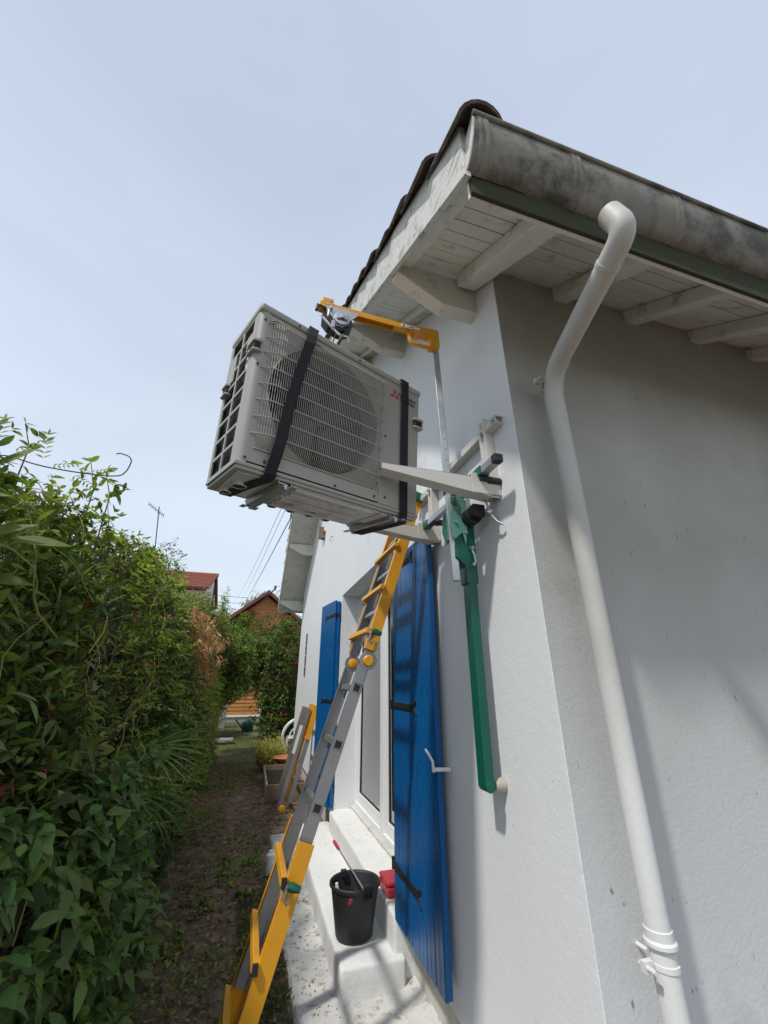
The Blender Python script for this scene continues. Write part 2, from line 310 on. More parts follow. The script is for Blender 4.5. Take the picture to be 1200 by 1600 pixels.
# ------------------------------------------------------------------ ground, slab
gb = MB(); N_ = 90
xs = np.concatenate([np.linspace(-60, -4, 10), np.linspace(-3.5, 1.1, 60), np.linspace(2, 60, 8)])
ys = np.concatenate([np.linspace(-30, -1, 6), np.linspace(0, 14, 120), np.linspace(15, 200, 20)])
vv = []
for y in ys:
    for x in xs:
        z = GZ + (0.02*noise.noise(Vector((x*1.3, y*1.3, 0)))+0.010*noise.noise(Vector((x*5, y*5, 3))) if -3.6 < x < 1.05 and -0.5 < y < 14.5 else 0)
        vv.append((x, y, z))
nx = len(xs)
gb.add(vv, [(j*nx+i, j*nx+i+1, (j+1)*nx+i+1, (j+1)*nx+i) for j in range(len(ys)-1) for i in range(nx-1)])
part('ground', gb, 'ground', kind='structure', smooth=True)

# ------------------------------------------------------------------ house
EY = 1.27; FY = 9.9; RY = 5.585; SL = 0.68; RX = 8.0
def zs_(y):      # underside of the roof boards
    return 2.08 + SL*(y-EY) if y <= RY else 2.08 + SL*(2*RY-y-EY)
house = thing('house', 'white rendered single storey house with blue shutters, painted soffit and stained gutter', 'house', (4.5, RY, GZ))
WT = 0.28
def wallcol(b, y0, y1, z0, z1=None):
    if z1 is None:
        if y0 < RY < y1: pts = [(y0, z0), (y1, z0), (y1, zs_(y1)), (RY, zs_(RY)), (y0, zs_(y0))]
        else: pts = [(y0, z0), (y1, z0), (y1, zs_(y1)), (y0, zs_(y0))]
    else: pts = [(y0, z0), (y1, z0), (y1, z1), (y0, z1)]
    b.prism(pts, 0, 1.0, 1.0+WT)
wb = MB(); D0 = -1.305
OY0, OY1, OZ0, OZ1 = 3.0, 5.08, -1.225, 1.03
wallcol(wb, EY+0.02, OY0, D0); wallcol(wb, OY0, OY1, OZ1); wallcol(wb, OY0, OY1, D0, OZ0-0.012)
wallcol(wb, OY1, 8.52, D0); wallcol(wb, 8.52, 8.84, D0, 0.10); wallcol(wb, 8.52, 8.84, 0.93); wallcol(wb, 8.84, FY, D0)
wb.box((1.0, FY, D0), (RX, FY+0.02, zs_(FY))); wb.box((RX, EY, D0), (RX+0.2, FY, 2.1))
# slightly chipped corner strip
cz = np.arange(D0, 2.095, 0.02); k0 = len(wb.v); cv = []
for z in cz:
    j1 = 0.0035*noise.noise(Vector((0, 0, z*14)))+0.003*noise.noise(Vector((2, 0, z*45))); j1 -= max(0, noise.noise(Vector((5, 1, z*9)))-0.38)*0.02
    cv += [(1.0, EY+0.02, z), (1.0002+abs(j1)*0.3, EY+0.0010+abs(j1)*0.6, z), (1.0012+abs(j1)*0.6, EY+0.0001, z), (1.003, EY, z)]
wb.add(cv, [(4*i+a, 4*i+a+1, 4*i+a+5, 4*i+a+4) for i in range(len(cz)-1) for a in range(3)])
part('wall', wb, 'plaster', house, label='smooth white gable wall with the shuttered door opening')
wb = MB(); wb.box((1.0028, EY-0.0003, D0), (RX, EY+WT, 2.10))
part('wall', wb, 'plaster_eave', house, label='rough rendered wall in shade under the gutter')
pb = MB(); pb.box((1.055, EY+0.06, GZ-0.1), (1.3, OY0, D0)); pb.box((1.055, OY0, GZ-0.1), (1.3, FY, D0)); pb.box((1.1, EY+0.055, GZ-0.1), (RX, EY+0.3, D0))
for y in (2.42,): pb.box((1.045, y, GZ-0.1), (1.06, y+0.012, D0-0.01))
part('plinth', pb, 'plinth', house)
# interior
ib = MB(); ib.box((1.9, 2.6, -1.25), (1.95, 5.6, 1.3)); ib.box((1.29, 2.6, -1.25), (1.9, 5.6, -1.2)); part('room_lining', ib, 'curtain', house)
cb = MB(); cv = []; ny = 90
for i in range(ny):
    y = 3.05+i*(5.0-3.05)/(ny-1); x = 1.315+0.014*math.sin(i*0.9)+0.01*math.sin(i*2.3)
    cv += [(x, y, -1.15), (x+0.01*math.sin(i), y, 1.0)]
cb.add(cv, [(2*i, 2*i+2, 2*i+3, 2*i+1) for i in range(ny-1)]); part('curtain', cb, 'curtain', house, smooth=True)

# glazed door, two leaves
FX0, FX1 = 1.235, 1.285
for a, b_ in ((OY0, 4.05), (4.05, OY1)):
    fr = MB(); fr.frame(0, FX0-0.02, FX1+0.02, (a, OZ0+0.02, b_, OZ1), (a+0.05, OZ0+0.06, b_-0.05, OZ1-0.05))
    fr.frame(0, FX0, FX1, (a+0.05, OZ0+0.06, b_-0.05, OZ1-0.05), (a+0.12, OZ0+0.15, b_-0.12, OZ1-0.12))
    dr = part('door', fr, 'pvc', house, bevel=0.004)
    g = MB(); g.box((1.255, a+0.12, OZ0+0.15), (1.262, b_-0.12, OZ1-0.12)); part('pane', g, 'glass', dr)
    g = MB(); g.frame(0, 1.246, 1.256, (a+0.117, OZ0+0.147, b_-0.117, OZ1-0.117), (a+0.127, OZ0+0.157, b_-0.127, OZ1-0.127)); part('gasket', g, 'rubber', dr)
th = MB(); th.box((1.17, OY0+0.004, OZ0), (1.30, OY1-0.004, OZ0+0.022)); part('threshold', th, 'plinth', house, bevel=0.004)

# near and far shutters -------------------------------------------------
def shutter(h, y0, y1, z0, z1, x, ang, straps, nb, strip=False, side=1):
    # boards hang in plane; hinge at y-hinge, ang swings away from the wall
    piv = Vector((x, y1 if side > 0 else y0, 0)); R = Matrix.Translation(piv) @ Matrix.Rotation(ang, 4, 'Z') @ Matrix.Translation(-piv)
    bw = (y1-y0)/nb
    fb = MB(); fb.box((x+0.012, y0+0.004, z0+0.004), (x+0.024, y1-0.004, z1-0.004), R)
    sh = part('shutter', fb, 'blue', h)
    bb = MB(); gw = 0.004
    # board profile with a centre V groove
    prof = [(-0.001, gw/2), (-0.004, gw/2+0.004), (-0.004, bw*0.475), (-0.0022, bw*0.5), (-0.004, bw*0.525), (-0.004, bw-gw/2-0.004), (-0.001, bw-gw/2), (0.012, bw-gw/2), (0.012, gw/2)]
    bb.prism([(p, q) for p, q in prof], 2, z0, z1); me = mesh_of(bb, 'blue', 'board')
    for i in range(nb):
        inst('board', me, R @ Matrix.Translation((x, y0+i*bw, 0)), sh)
    for z in straps:
        st = MB(); ya, yb = (y1+0.01, y1-(y1-y0)*0.58) if side > 0 else (y0-0.01, y0+(y1-y0)*0.58)
        st.box((x-0.011, min(ya, yb), z-0.018), (x-0.0045, max(ya, yb), z+0.018), R)
        t = yb; sgn = -1 if side > 0 else 1
        st.prism([(t, z-0.018), (t+sgn*0.035, z-0.045), (t+sgn*0.045, z-0.035), (t+sgn*0.015, z), (t+sgn*0.045, z+0.035), (t+sgn*0.035, z+0.045), (t, z+0.018)], 0, x-0.011, x-0.0045, R)
        for k in range(4):
            yy = ya+(yb-ya)*(0.12+0.26*k); st.cyl(R @ Vector((x-0.016, yy, z)), R @ Vector((x-0.008, yy, z)), 0.006, 8)
        st.cyl(R @ Vector((x-0.004, ya+0.01*side, z-0.03)), R @ Vector((x-0.004, ya+0.01*side, z+0.03)), 0.009, 8)
        part('strap_hinge', st, 'black', sh, bevel=0.0015)
    return sh
sh1 = shutter(house, 2.17, 2.87, -1.235, 0.86, 0.945, rad(-0.5), (-0.99, -0.135, 0.78), 7)
b = MB(); b.box((0.938, 2.163, -1.228), (0.966, 2.170, 0.853)); part('edge_trim', b, 'blue', sh1, bevel=0.002)
sh2 = shutter(house, 5.16, 5.76, -1.235, 0.98, 0.935, rad(8), (-0.99, -0.2, 0.80), 7, side=-1)
sh3 = shutter(house, 5.10, 5.62, -1.235, 0.96, 0.965, rad(2), (-0.99, 0.80), 6, side=-1)
# catch that holds the near shutter, and the hook at its head
b = MB(); b.tube([(0.99, 2.12, -0.392), (0.93, 2.135, -0.392), (0.915, 2.14, -0.392)], 0.009, 8); b.tube([(0.915, 2.15, -0.405), (0.912, 2.155, -0.36), (0.905, 2.19, -0.33), (0.9, 2.215, -0.315)], [0.009, 0.007, 0.007, 0.005], 8)
part('shutter_catch', b, 'whiteplas', house, smooth=True)
b = MB(); b.tube([(1.0, 2.12, 0.80), (0.96, 2.12, 0.80), (0.93, 2.14, 0.80), (0.92, 2.2, 0.80)], 0.005, 6); b.tube([(0.96, 2.12, 0.80), (0.95, 2.13, 0.84), (0.935, 2.2, 0.86)], 0.004, 6)
part('hook', b, 'steel', house, smooth=True)
b = MB(); b.tube([(1.0, 6.05, 2.15), (0.96, 6.05, 2.16), (0.95, 6.05, 2.13), (0.96, 6.05, 2.07)], 0.008, 6); part('hook', b, 'steel', house, smooth=True)
b = MB(); b.box((0.93, 6.92, 2.42), (1.0, 7.04, 2.55)); b.box((0.91, 7.14, 2.47), (1.0, 7.17, 2.72)); b.box((0.95, 6.9, 2.52), (1.0, 7.2, 2.56)); part('wall_lamp', b, 'wood', house, bevel=0.004)
# glass block strip window
g = MB(); g.box((1.02, 8.52, 0.10), (1.2, 8.84, 0.93)); gbk = part('window', g, 'concrete', house)
for k in range(4):
    g = MB(); g.box((1.003, 8.545, 0.118+k*0.205), (1.05, 8.815, 0.30+k*0.205)); part('glass_block', g, 'glassblock', gbk, bevel=0.008)

# roof --------------------------------------------------------------------
def XB(y): return 0.497-0.012*min(max(y-0.78, 0), 4.5)
def P(y, dx=0, dz=0): return (XB(y)+dx, y, zs_(y)+dz)
EAV, FEAV = 0.73, 2*RY-0.73
deck = MB()
deck.prism([(EAV, zs_(EAV)+0.03), (RY, zs_(RY)+0.03), (FEAV, zs_(FEAV)+0.03), (FEAV, zs_(FEAV)+0.06), (RY, zs_(RY)+0.065), (EAV, zs_(EAV)+0.06)], 0, 0.56, RX+0.5)
roof = part('roof', deck, 'tile', house)
# soffit boards, each one
sl_ = math.sqrt(1+SL*SL)
def soffit(y0, y1, x0, x1, flip):
    b = MB(); g = 0.004
    g = 0.004 if y1 < RY else 0.008; ya, yb = y0+g/2/sl_, y1-g/2/sl_
    j = random.uniform(-0.002, 0.002)
    za, zb = zs_(ya)+j, zs_(yb)+j
    t = 0.02
    b.add([(x0, ya, za), (x1, ya, za), (x1, yb, zb), (x0, yb, zb), (x0, ya, za+t), (x1, ya, za+t), (x1, yb, zb+t), (x0, yb, zb+t)],
          [(0,3,2,1),(4,5,6,7),(0,1,5,4),(1,2,6,5),(2,3,7,6),(3,0,4,7)])
    part('soffit_board', b, 'soffit', roof, bevel=0.003, seg=1)
pit = 0.084; y = EAV+0.004
while y < RY-0.01:
    y1 = min(y+pit, RY-0.002); soffit(y, y1, XB(y)+0.03, RX if y1 < EY+0.01 else 1.0 if y > EY-0.02 else RX, 0)
    ym, y1m = 2*RY-y, 2*RY-y1; soffit(y1m, ym, XB(y1m)+0.03, RX if y1 < EY+0.01 else 1.0 if y > EY-0.02 else RX, 1); y += pit
# bargeboards + verge rafters, following the slope
def sloped(name, m, y0, y1, dx0, dx1, dz0, dz1, **k):
    b = MB(); n = 14 if abs(y1-y0) > 1 else 1; vs = []
    for i in range(n+1):
        y = y0+(y1-y0)*i/n; o = 0.004*noise.noise(Vector((y*3, dx0*9, 0)))
        X = XB(y)
        vs += [(X+dx0, y, zs_(y)+dz0+o), (X+dx1, y, zs_(y)+dz0+o), (X+dx1, y, zs_(y)+dz1), (X+dx0, y, zs_(y)+dz1)]
    fs = [(4*i+a, 4*i+(a+1) % 4, 4*i+4+(a+1) % 4, 4*i+4+a) for i in range(n) for a in range(4)]+[(0, 1, 2, 3), (4*n, 4*n+3, 4*n+2, 4*n+1)]
    b.add(vs, fs); return part(name, b, m, roof, **k)
sloped('bargeboard', 'bargeboard', 0.690, RY-0.003, 0, 0.026, -0.102, 0.200, bevel=0.003)
sloped('bargeboard', 'bargeboard', RY, FEAV+0.03, 0, 0.026, -0.09, 0.16, bevel=0.003)
sloped('verge_rafter', 'soffit', 0.735, RY, 0.029, 0.112, -0.04, -0.004, bevel=0.003)
sloped('verge_rafter', 'soffit', RY, FEAV, 0.029, 0.085, -0.055, -0.004, bevel=0.003)
sloped('wall_batten', 'soffit', 1.62, RY, 0.38, 0.41, -0.05, -0.004)
b = MB(); b.prism([(FEAV, zs_(FEAV)-0.05), (FY+0.02, zs_(FY)-0.05), (RY, zs_(RY)-0.05), (RY, zs_(RY)-0.004), (FY+0.02, zs_(FY)-0.004), (FEAV, zs_(FEAV)-0.004)], 0, 0.93, 0.998); part('wall_batten', b, 'soffit', roof)
# eave rafters
for i in range(13):
    x = 0.872+0.52*i-(0.012 if i > 1 else 0); b = MB(); y0, y1 = 0.732, EY+0.15
    b.prism([(y0, zs_(y0)-0.095), (y1, zs_(y1)-0.095), (y1, zs_(y1)-0.004), (y0, zs_(y0)-0.004)], 0, x, x+0.08+(0.03 if i == 0 else 0))
    part('rafter', b, 'soffit', roof, bevel=0.004)
# fascia
b = MB(); b.box((XB(.78)+0.027, 0.700, 1.520), (RX+0.4, 0.7145, 1.80)); part('fascia', b, 'fascia', roof, bevel=0.003)
b = MB(); b.box((XB(.78)+0.03, 0.7145, 1.523), (RX+0.4, 0.7305, 1.69)); part('fascia_batten', b, 'soffit', roof, bevel=0.002)
b = MB(); b.box((0.46, FEAV, zs_(FEAV)-0.1), (RX+0.4, FEAV+0.03, zs_(FEAV)+0.12)); part('fascia', b, 'whitewood', roof)
# corbels (purlin ends with an angled undercut)
def corbel(yc, w_, dz=0.0, h=0.235):
    b = MB(); zt = zs_(yc-w_/2)-0.004+dz; x0 = XB(yc)+0.03; zb = zt-h
    b.prism([(x0, zt), (x0, zt-0.075), (x0+0.03, zt-0.095), (0.785, zb), (1.02, zb), (1.02, zt)], 1, yc-w_/2, yc+w_/2)
    return part('corbel', b, 'soffit', roof, bevel=0.004)
for yc in (1.485, 2.66, 3.9): corbel(yc, 0.085, -0.012 if yc < 2 else 0)
for yc in (7.3, 8.75, 10.2): corbel(yc, 0.12, -0.06)
# roof tiles: barrel tiles along the verge and the courses behind them
def tile_mesh(r0, r1, ln, n=9):
    b = MB(); vs = []; t = 0.014
    for (rr, yy) in ((r0, 0), (r1, ln)):
        for s_ in (0, t):
            for k in range(n):
                a = math.pi*(k/(n-1)); vs.append(((rr-s_)*math.cos(a), yy, (rr-s_)*math.sin(a)*0.8))
    q = n
    fs = []
    for k in range(n-1):
        fs += [(k, k+1, 2*q+k+1, 2*q+k), (q+k, 3*q+k, 3*q+k+1, q+k+1), (k, q+k, q+k+1, k+1), (2*q+k, 2*q+k+1, 3*q+k+1, 3*q+k)]
    fs += [(0, 2*q, 3*q, q), (q-1, 2*q-1, 4*q-1, 3*q-1)]
    b.add(vs, fs); return mesh_of(b, 'tile', 'tile', smooth=True)
tm = tile_mesh(0.100, 0.072, 0.42, 11); tmu = tm
th_ = math.atan(SL); nt_ = 0
for side in (0, 1):
    ln = (RY-0.60)*sl_; k = 0; s_ = 0.0
    while s_ < ln-0.1:
        y = 0.635+s_/sl_
        cols = 7 if side == 0 and k < 2 else 3 if side == 0 else 1
        for c in range(cols):
            x = XB(y)+0.045+c*0.19+random.uniform(-0.008, 0.008)
            yy = y if side == 0 else 2*RY-y
            mw = Matrix.Translation((x, yy+(0.06 if side == 0 and k == 0 and c else 0), zs_(y)+(0.175 if k or side else 0.130 if c == 0 else 0.10)+random.uniform(-.010, .018))) @ Matrix.Rotation(th_+0.05 if side == 0 else -th_-0.05, 4, 'X') @ Matrix.Rotation(random.uniform(-.03, .03), 4, 'Y')
            if side: mw = mw @ Matrix.Rotation(math.pi, 4, 'Z')
            if side == 0 and k == 0 and c == 0: mw = mw @ Matrix.Scale(0.95, 4)
            inst('tile', tm, mw, roof)
        s_ += 0.33; k += 1
# mortar bedding under the verge tiles
b = MB(); vs = []; n = 60
for i in range(n+1):
    y = 0.71+(FEAV-0.71-0.02)*i/n; X = XB(y); o = 0.006*noise.noise(Vector((y*9, 0, 0)))
    vs += [(X+0.003+o, y, zs_(y)+0.17), (X+0.10, y, zs_(y)+0.17), (X+0.10, y, zs_(y)+0.225+o), (X+0.003+o, y, zs_(y)+0.215)]
b.add(vs, [(4*i+a, 4*i+(a+1) % 4, 4*i+4+(a+1) % 4, 4*i+4+a) for i in range(n) for a in range(4)]); part('mortar_bed', b, 'plinth', roof, smooth=True)

# gutter -------------------------------------------------------------------
GX0, GX1 = 0.505, RX+0.4
GPR = [(0.618, 1.800), (0.616, 1.780), (0.617, 1.752), (0.622, 1.722), (0.630, 1.692), (0.641, 1.664), (0.654, 1.640), (0.668, 1.622), (0.683, 1.611), (0.697, 1.607)]
def gpt(x, i, d=0.0):       # point i of the gutter profile at x, pushed outward by d
    y, z = GPR[i]; a_, b_ = GPR[max(i-1, 0)], GPR[min(i+1, len(GPR)-1)]
    ty, tz = b_[0]-a_[0], b_[1]-a_[1]; l_ = math.hypot(ty, tz)
    return (x, y+tz/l_*d, z-ty/l_*d+0.042*(x-0.5)+0.003*math.sin(x*2.3))
b = MB(); q = len(GPR); xsx = np.linspace(GX0, GX1, 60); vs = []; fs = []
for x in xsx:
    for d in (0, -0.004): vs += [gpt(x, i, d) for i in range(q)]
for i in range(len(xsx)-1):
    for k in range(q-1):
        o_ = i*2*q; p_ = (i+1)*2*q; fs += [(o_+k, o_+k+1, p_+k+1, p_+k), (o_+q+k, p_+q+k, p_+q+k+1, o_+q+k+1)]
b.add(vs, fs); gut = part('gutter', b, 'zinc', house, smooth=True)
b = MB(); b.tube([Vector(gpt(x, 0))+Vector((0, -0.004, 0.004)) for x in xsx], 0.0095, 10); part('rolled_lip', b, 'zinc', gut, smooth=True)
b = MB(); n = q+1; pts = [gpt(GX0, i) for i in range(q)]+[(GX0+0.012, 0.699, 1.80)]
b.add(pts+[(x+0.004, y, z) for x, y, z in pts], [tuple(range(n)), tuple(range(n, 2*n))[::-1]]+[(i, (i+1) % n, n+(i+1) % n, n+i) for i in range(n)]); part('end_cap', b, 'whitewood', gut)
for x in (0.54, 0.93, 1.43, 1.98, 2.54, 3.1, 3.7):
    b = MB(); vs = []; xx = [(x-0.022, 0.0005), (x-0.016, 0.004), (x-0.004, 0.004), (x, 0.0015), (x+0.006, 0.005), (x+0.018, 0.005), (x+0.024, 0.0005)]
    for (u, dr_) in xx: vs += [gpt(u+0.012*math.sin(math.pi*k/(q-1)), k, dr_) for k in range(q)]
    b.add(vs, [(i*q+k, i*q+k+1, (i+1)*q+k+1, (i+1)*q+k) for i in range(len(xx)-1) for k in range(q-1)]); part('gutter_joint', b, 'zinc', gut, smooth=True)
# downpipe
def bez(pts, n=8):
    out_ = []
    for i in range(1, len(pts)-1):
        a, c, d = Vector(pts[i-1]), Vector(pts[i]), Vector(pts[i+1])
        r_ = min((a-c).length, (d-c).length)*0.45; r_ = min(r_, 0.13)
        p, q_ = c+(a-c).normalized()*r_, c+(d-c).normalized()*r_
        for k in range(n+1):
            t = k/n; out_.append(p*(1-t)**2+c*2*t*(1-t)+q_*t*t)
    return [Vector(pts[0])]+out_+[Vector(pts[-1])]
b = MB(); PX = 1.150
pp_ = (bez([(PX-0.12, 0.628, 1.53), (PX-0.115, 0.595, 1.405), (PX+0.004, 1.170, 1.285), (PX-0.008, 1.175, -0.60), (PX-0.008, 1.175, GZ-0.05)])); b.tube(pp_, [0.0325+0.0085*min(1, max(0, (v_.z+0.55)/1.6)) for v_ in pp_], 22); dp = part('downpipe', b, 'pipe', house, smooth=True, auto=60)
b = MB(); b.lathe([(0.032, 0.026), (0.0355, 0.024), (0.0355, 0.004), (0.0405, -0.001), (0.041, -0.009), (0.0365, -0.015), (0.032, -0.017)], (PX-0.008, 1.175, -0.640), 26); part('collar', b, 'pipe', dp, smooth=True)
for z in (1.26, -0.690):
    b = MB(); b.lathe([(0.032, 0.007), (0.0355 if z < 0 else 0.0445, 0.006), (0.0355 if z < 0 else 0.0445, -0.006), (0.032, -0.007)], (PX+(0.012 if z > 0 else -0.007), 1.175, z), 26)
    b.box((PX-0.075, 1.175, z-0.012), (PX-0.045, 1.19, z+0.012)); b.cyl((PX-0.065, 1.15, z), (PX-0.065, 1.20, z), 0.006, 8)
    b.cyl((PX, 1.235, z), (PX, EY, z), 0.006, 8); part('clamp', b, 'pipe', dp, smooth=True, bevel=0)
b = MB(); b.lathe([(0.0355, 0.01), (0.045, 0.004), (0.045, -0.004), (0.0355, -0.01)], (PX+0.012, 1.175, 1.225), 26); part('seam_ring', b, 'pipe', dp, smooth=True)
for pz_ in (((PX-0.094, 0.70, 1.383), (PX-0.091, 0.713, 1.380)), ((PX-0.007, 1.09, 1.303), (PX-0.004, 1.103, 1.300))):
    b = MB(); b.cyl(pz_[0], pz_[1], 0.0442, 24); part('seam_ring', b, 'pipe', dp, smooth=True)

# ------------------------------------------------------------------ steps and slab
def rough_box(b, a, c, jit=0.004, cell=0.06):
    pass
def soft_box(name, a, c, m, parent=None, amp=0.006, **k):
    bm = bmesh.new(); bmesh.ops.create_cube(bm, size=1); s_ = Vector(c)-Vector(a); o_ = (Vector(c)+Vector(a))/2
    for v in bm.verts: v.co = Vector((v.co.x*s_.x, v.co.y*s_.y, v.co.z*s_.z))+o_
    bmesh.ops.bevel(bm, geom=bm.edges[:], offset=0.018, segments=3, profile=0.5, affect='EDGES')
    for ax in range(3):
        n_ = int(s_[ax]/0.06)
        for i in range(1, n_):
            co = Vector((0, 0, 0)); co[ax] = a[ax]+s_[ax]*i/n_; no = Vector((0, 0, 0)); no[ax] = 1
            bmesh.ops.bisect_plane(bm, geom=bm.verts[:]+bm.edges[:]+bm.faces[:], plane_co=co, plane_no=no)
    bm.normal_update()
    for v in bm.verts: v.co += v.normal*(noise.noise(v.co*7)*amp+noise.noise(v.co*22)*amp*0.4)
    me = bpy.data.meshes.new(name); bm.to_mesh(me); bm.free(); me.materials.append(M[m])
    for p in me.polygons: p.use_smooth = True
    if parent is not None: me.transform(WM[parent.name].inverted())
    o = link(name, me, parent, **k); WM[o.name] = WM[parent.name].copy() if parent is not None else Matrix.Identity(4); return o
stp = thing('doorsteps', 'two white painted concrete steps below the glazed door', 'steps', (0.9, 3.9, GZ))
soft_box('step', (0.935, 2.86, GZ-0.02), (1.235, 5.0, -1.222), 'step', stp)
soft_box('step', (0.625, 2.82, GZ-0.02), (0.99, 5.30, -1.385), 'step', stp)
bm_ = MB(); rows = 120; vs = []
for i in range(rows+1):
    y = -0.5+6.05*i/rows
    xe = 0.395+0.012*noise.noise(Vector((y*6, 0, 0)))+0.02*noise.noise(Vector((y*1.5, 3, 0)))
    for (x, z) in ((xe-0.01, GZ-0.05), (xe, -1.545), (xe+0.015, -1.53), (0.5, -1.528), (0.56, -1.527), (0.66, -1.525), (0.8, -1.52), (0.93, -1.512), (1.0, -1.50), (1.06, -1.485)):
        vs.append((x, y, z+(0.005*noise.noise(Vector((x*8, y*8, 2)))+0.003*noise.noise(Vector((x*25, y*25, 7))) if z > -1.54 else 0)))
bm_.add(vs, [(10*i+a, 10*i+a+1, 10*i+11+a, 10*i+10+a) for i in range(rows) for a in range(9)])
part('pavement', bm_, 'slab', kind='structure', smooth=True)

# ------------------------------------------------------------------ air conditioner condenser, hanging
UR = Matrix(((0.92093154, -0.38925178, 0.01918707), (0.38907683, 0.9154495, -0.10281733), (0.02245704, 0.10215297, 0.99451479))).to_4x4()
UM = Matrix.Translation((-0.136, 1.287, 0.688)) @ UR @ Matrix.Diagonal((1.0, 1.0, 1.025, 1.0))
UW, UH, UD = 0.86, 0.672, 0.317
unit = thing('condenser_unit', 'ivory grey air conditioning outdoor unit hanging in black straps above the wall bracket', 'air conditioner', m4=UM)
def up_(name, mb, m, par=unit, **k): return part(name, mb, m, par, local=True, **k)
b = MB()
GX_0, GX_1, GZ_0, GZ_1 = 0.052, 0.612, 0.075, 0.615
FCX, FCZ, FR = 0.335, 0.335, 0.262
# front sheet with the round fan opening
n = 64; ring = [(FCX+FR*math.cos(2*math.pi*k/n), FCZ+FR*math.sin(2*math.pi*k/n)) for k in range(n)]
def sq(k):
    a = 2*math.pi*k/n; c, s_ = math.cos(a), math.sin(a); t = 1e9
    for d, lim in ((c, (0.622-FCX) if c > 0 else (0.036-FCX)), (s_, (0.635-FCZ) if s_ > 0 else (0.02-FCZ))):
        if abs(d) > 1e-6: t = min(t, lim/d)
    return (FCX+c*t, FCZ+s_*t)
outer = [sq(k) for k in range(n)]
for cx__, cz__ in ((0.036, 0.02), (0.622, 0.02), (0.622, 0.635), (0.036, 0.635)):
    kk = min(range(n), key=lambda i: (outer[i][0]-cx__)**2+(outer[i][1]-cz__)**2); outer[kk] = (cx__, cz__)
b.add([(x, 0, z) for x, z in ring]+[(x, 0, z) for x, z in outer], [(k, (k+1) % n, n+(k+1) % n, n+k) for k in range(n)])
b.add([(FCX+(FR+0.014*math.sin(t_))*math.cos(2*math.pi*k/n), -0.002+0.02*(1-math.cos(t_)), FCZ+(FR+0.0*t_)*math.sin(2*math.pi*k/n)) for t_ in (0, 0.5, 1.0, 1.6) for k in range(n)],
      [(j*n+k, j*n+(k+1) % n, (j+1)*n+(k+1) % n, (j+1)*n+k) for j in range(3) for k in range(n)])
b.add([(FCX+r_*math.cos(2*math.pi*k/n), y_, FCZ+r_*math.sin(2*math.pi*k/n)) for (r_, y_) in ((FR, 0), (FR-0.004, 0.03), (FR-0.004, 0.12)) for k in range(n)],
      [(j*n+k, j*n+(k+1) % n, (j+1)*n+(k+1) % n, (j+1)*n+k) for j in range(2) for k in range(n)])
b.box((0.0, 0.0, 0.012), (0.0001, 0.0001, 0.013))
up_('front_panel', b, 'unit', smooth=True)
b = MB(); b.box((0.624, -0.001, 0.015), (UW-0.006, 0.01, 0.637)); b.box((UW-0.016, 0.008, 0.015), (UW-0.001, UD, 0.637)); sp_ = up_('service_panel', b, 'unit', bevel=0.004)
b = MB(); b.box((0.009, UD-0.008, 0.015), (UW-0.01, UD-0.001, 0.637)); up_('rear_coil', b, 'fin')
b = MB(); b.box((0.02, 0.13, 0.02), (0.62, 0.14, 0.636)); up_('fan_shroud', b, 'cavity')
# rounded left front corner post
b = MB(); r_ = 0.028; prof = [(0.036, 0.0)]+[(r_-r_*math.sin(a), r_-r_*math.cos(a)) for a in np.linspace(0, math.pi/2, 8)]+[(0.0, 0.045), (0.008, 0.045), (0.036, 0.012)]
b.prism(prof, 2, 0.014, 0.638); up_('corner_post', b, 'unit', smooth=True, auto=40)
# left side grid: openings onto the coil
b = MB(); ys_ = [0.045, 0.062, 0.167, 0.180, 0.288, UD]; rowz = [0.636-0.618*k/8 for k in range(9)]
for (a_, c_) in ((0.045, 0.060), (0.168, 0.180), (0.290, UD)): b.box((0, a_, 0.014), (0.008, c_, 0.637))
for i, z in enumerate(rowz):
    z0, z1 = (z-0.007, z+0.007); z0 = max(z0, 0.014); z1 = min(z1, 0.637)
    b.box((0.0004, 0.0598, z0), (0.0075, 0.1682, z1)); b.box((0.0004, 0.1798, z0), (0.0075, 0.2902, z1))
b.box((0.0002, 0.0599, rowz[1]-0.045), (0.0076, 0.11, rowz[1]+0.012)); b.box((0.0002, 0.225, rowz[2]-0.05), (0.0076, 0.2903, rowz[1]))
up_('side_grid', b, 'unit', bevel=0.0015, seg=1)
b = MB(); b.box((0.022, 0.045, 0.016), (0.03, UD-0.0085, 0.636))
for k in range(47): b.box((0.0205, 0.05+k*0.0056, 0.02), (0.022, 0.0512+k*0.0056, 0.63))
up_('side_coil', b, 'fin')
b = MB(); b.box((0.013, 0.105, 0.44), (0.016, 0.125, 0.60)); b.box((0.012, 0.10, 0.53), (0.015, 0.15, 0.555)); up_('coil_label', b, 'whiteplas', bevel=0.001)
# handle recess at the front left corner and on the rear and right
for (x0, y0, z0, s1, s2) in ((-0.012, 0.0, 0.468, 0.036, 0.058), (-0.014, 0.262, 0.40, 0.03, 0.05), (UW-0.05, -0.014, 0.465, 0.058, 0.034)):
    b = MB(); pr = [(x0, y0-0.004), (x0+s1*0.55, y0-0.012), (x0+s1, y0-0.008), (x0+s1, y0+s2), (x0, y0+s2)]
    b.prism(pr, 2, z0+0.022, z0+0.034); b.box((x0+s1-0.006, y0-0.006, z0-0.011), (x0+s1-0.002, y0+0.002, z0+0.023))
    b.prism(pr, 2, z0-0.018, z0-0.010); h_ = up_('handle', b, 'unit', bevel=0.003)
    b = MB(); b.box((x0+0.006, y0-0.003, z0-0.0095), (x0+s1-0.007, y0+s2-0.004, z0+0.0215)); up_('grip_recess', b, 'cavity', h_, bevel=0.002)
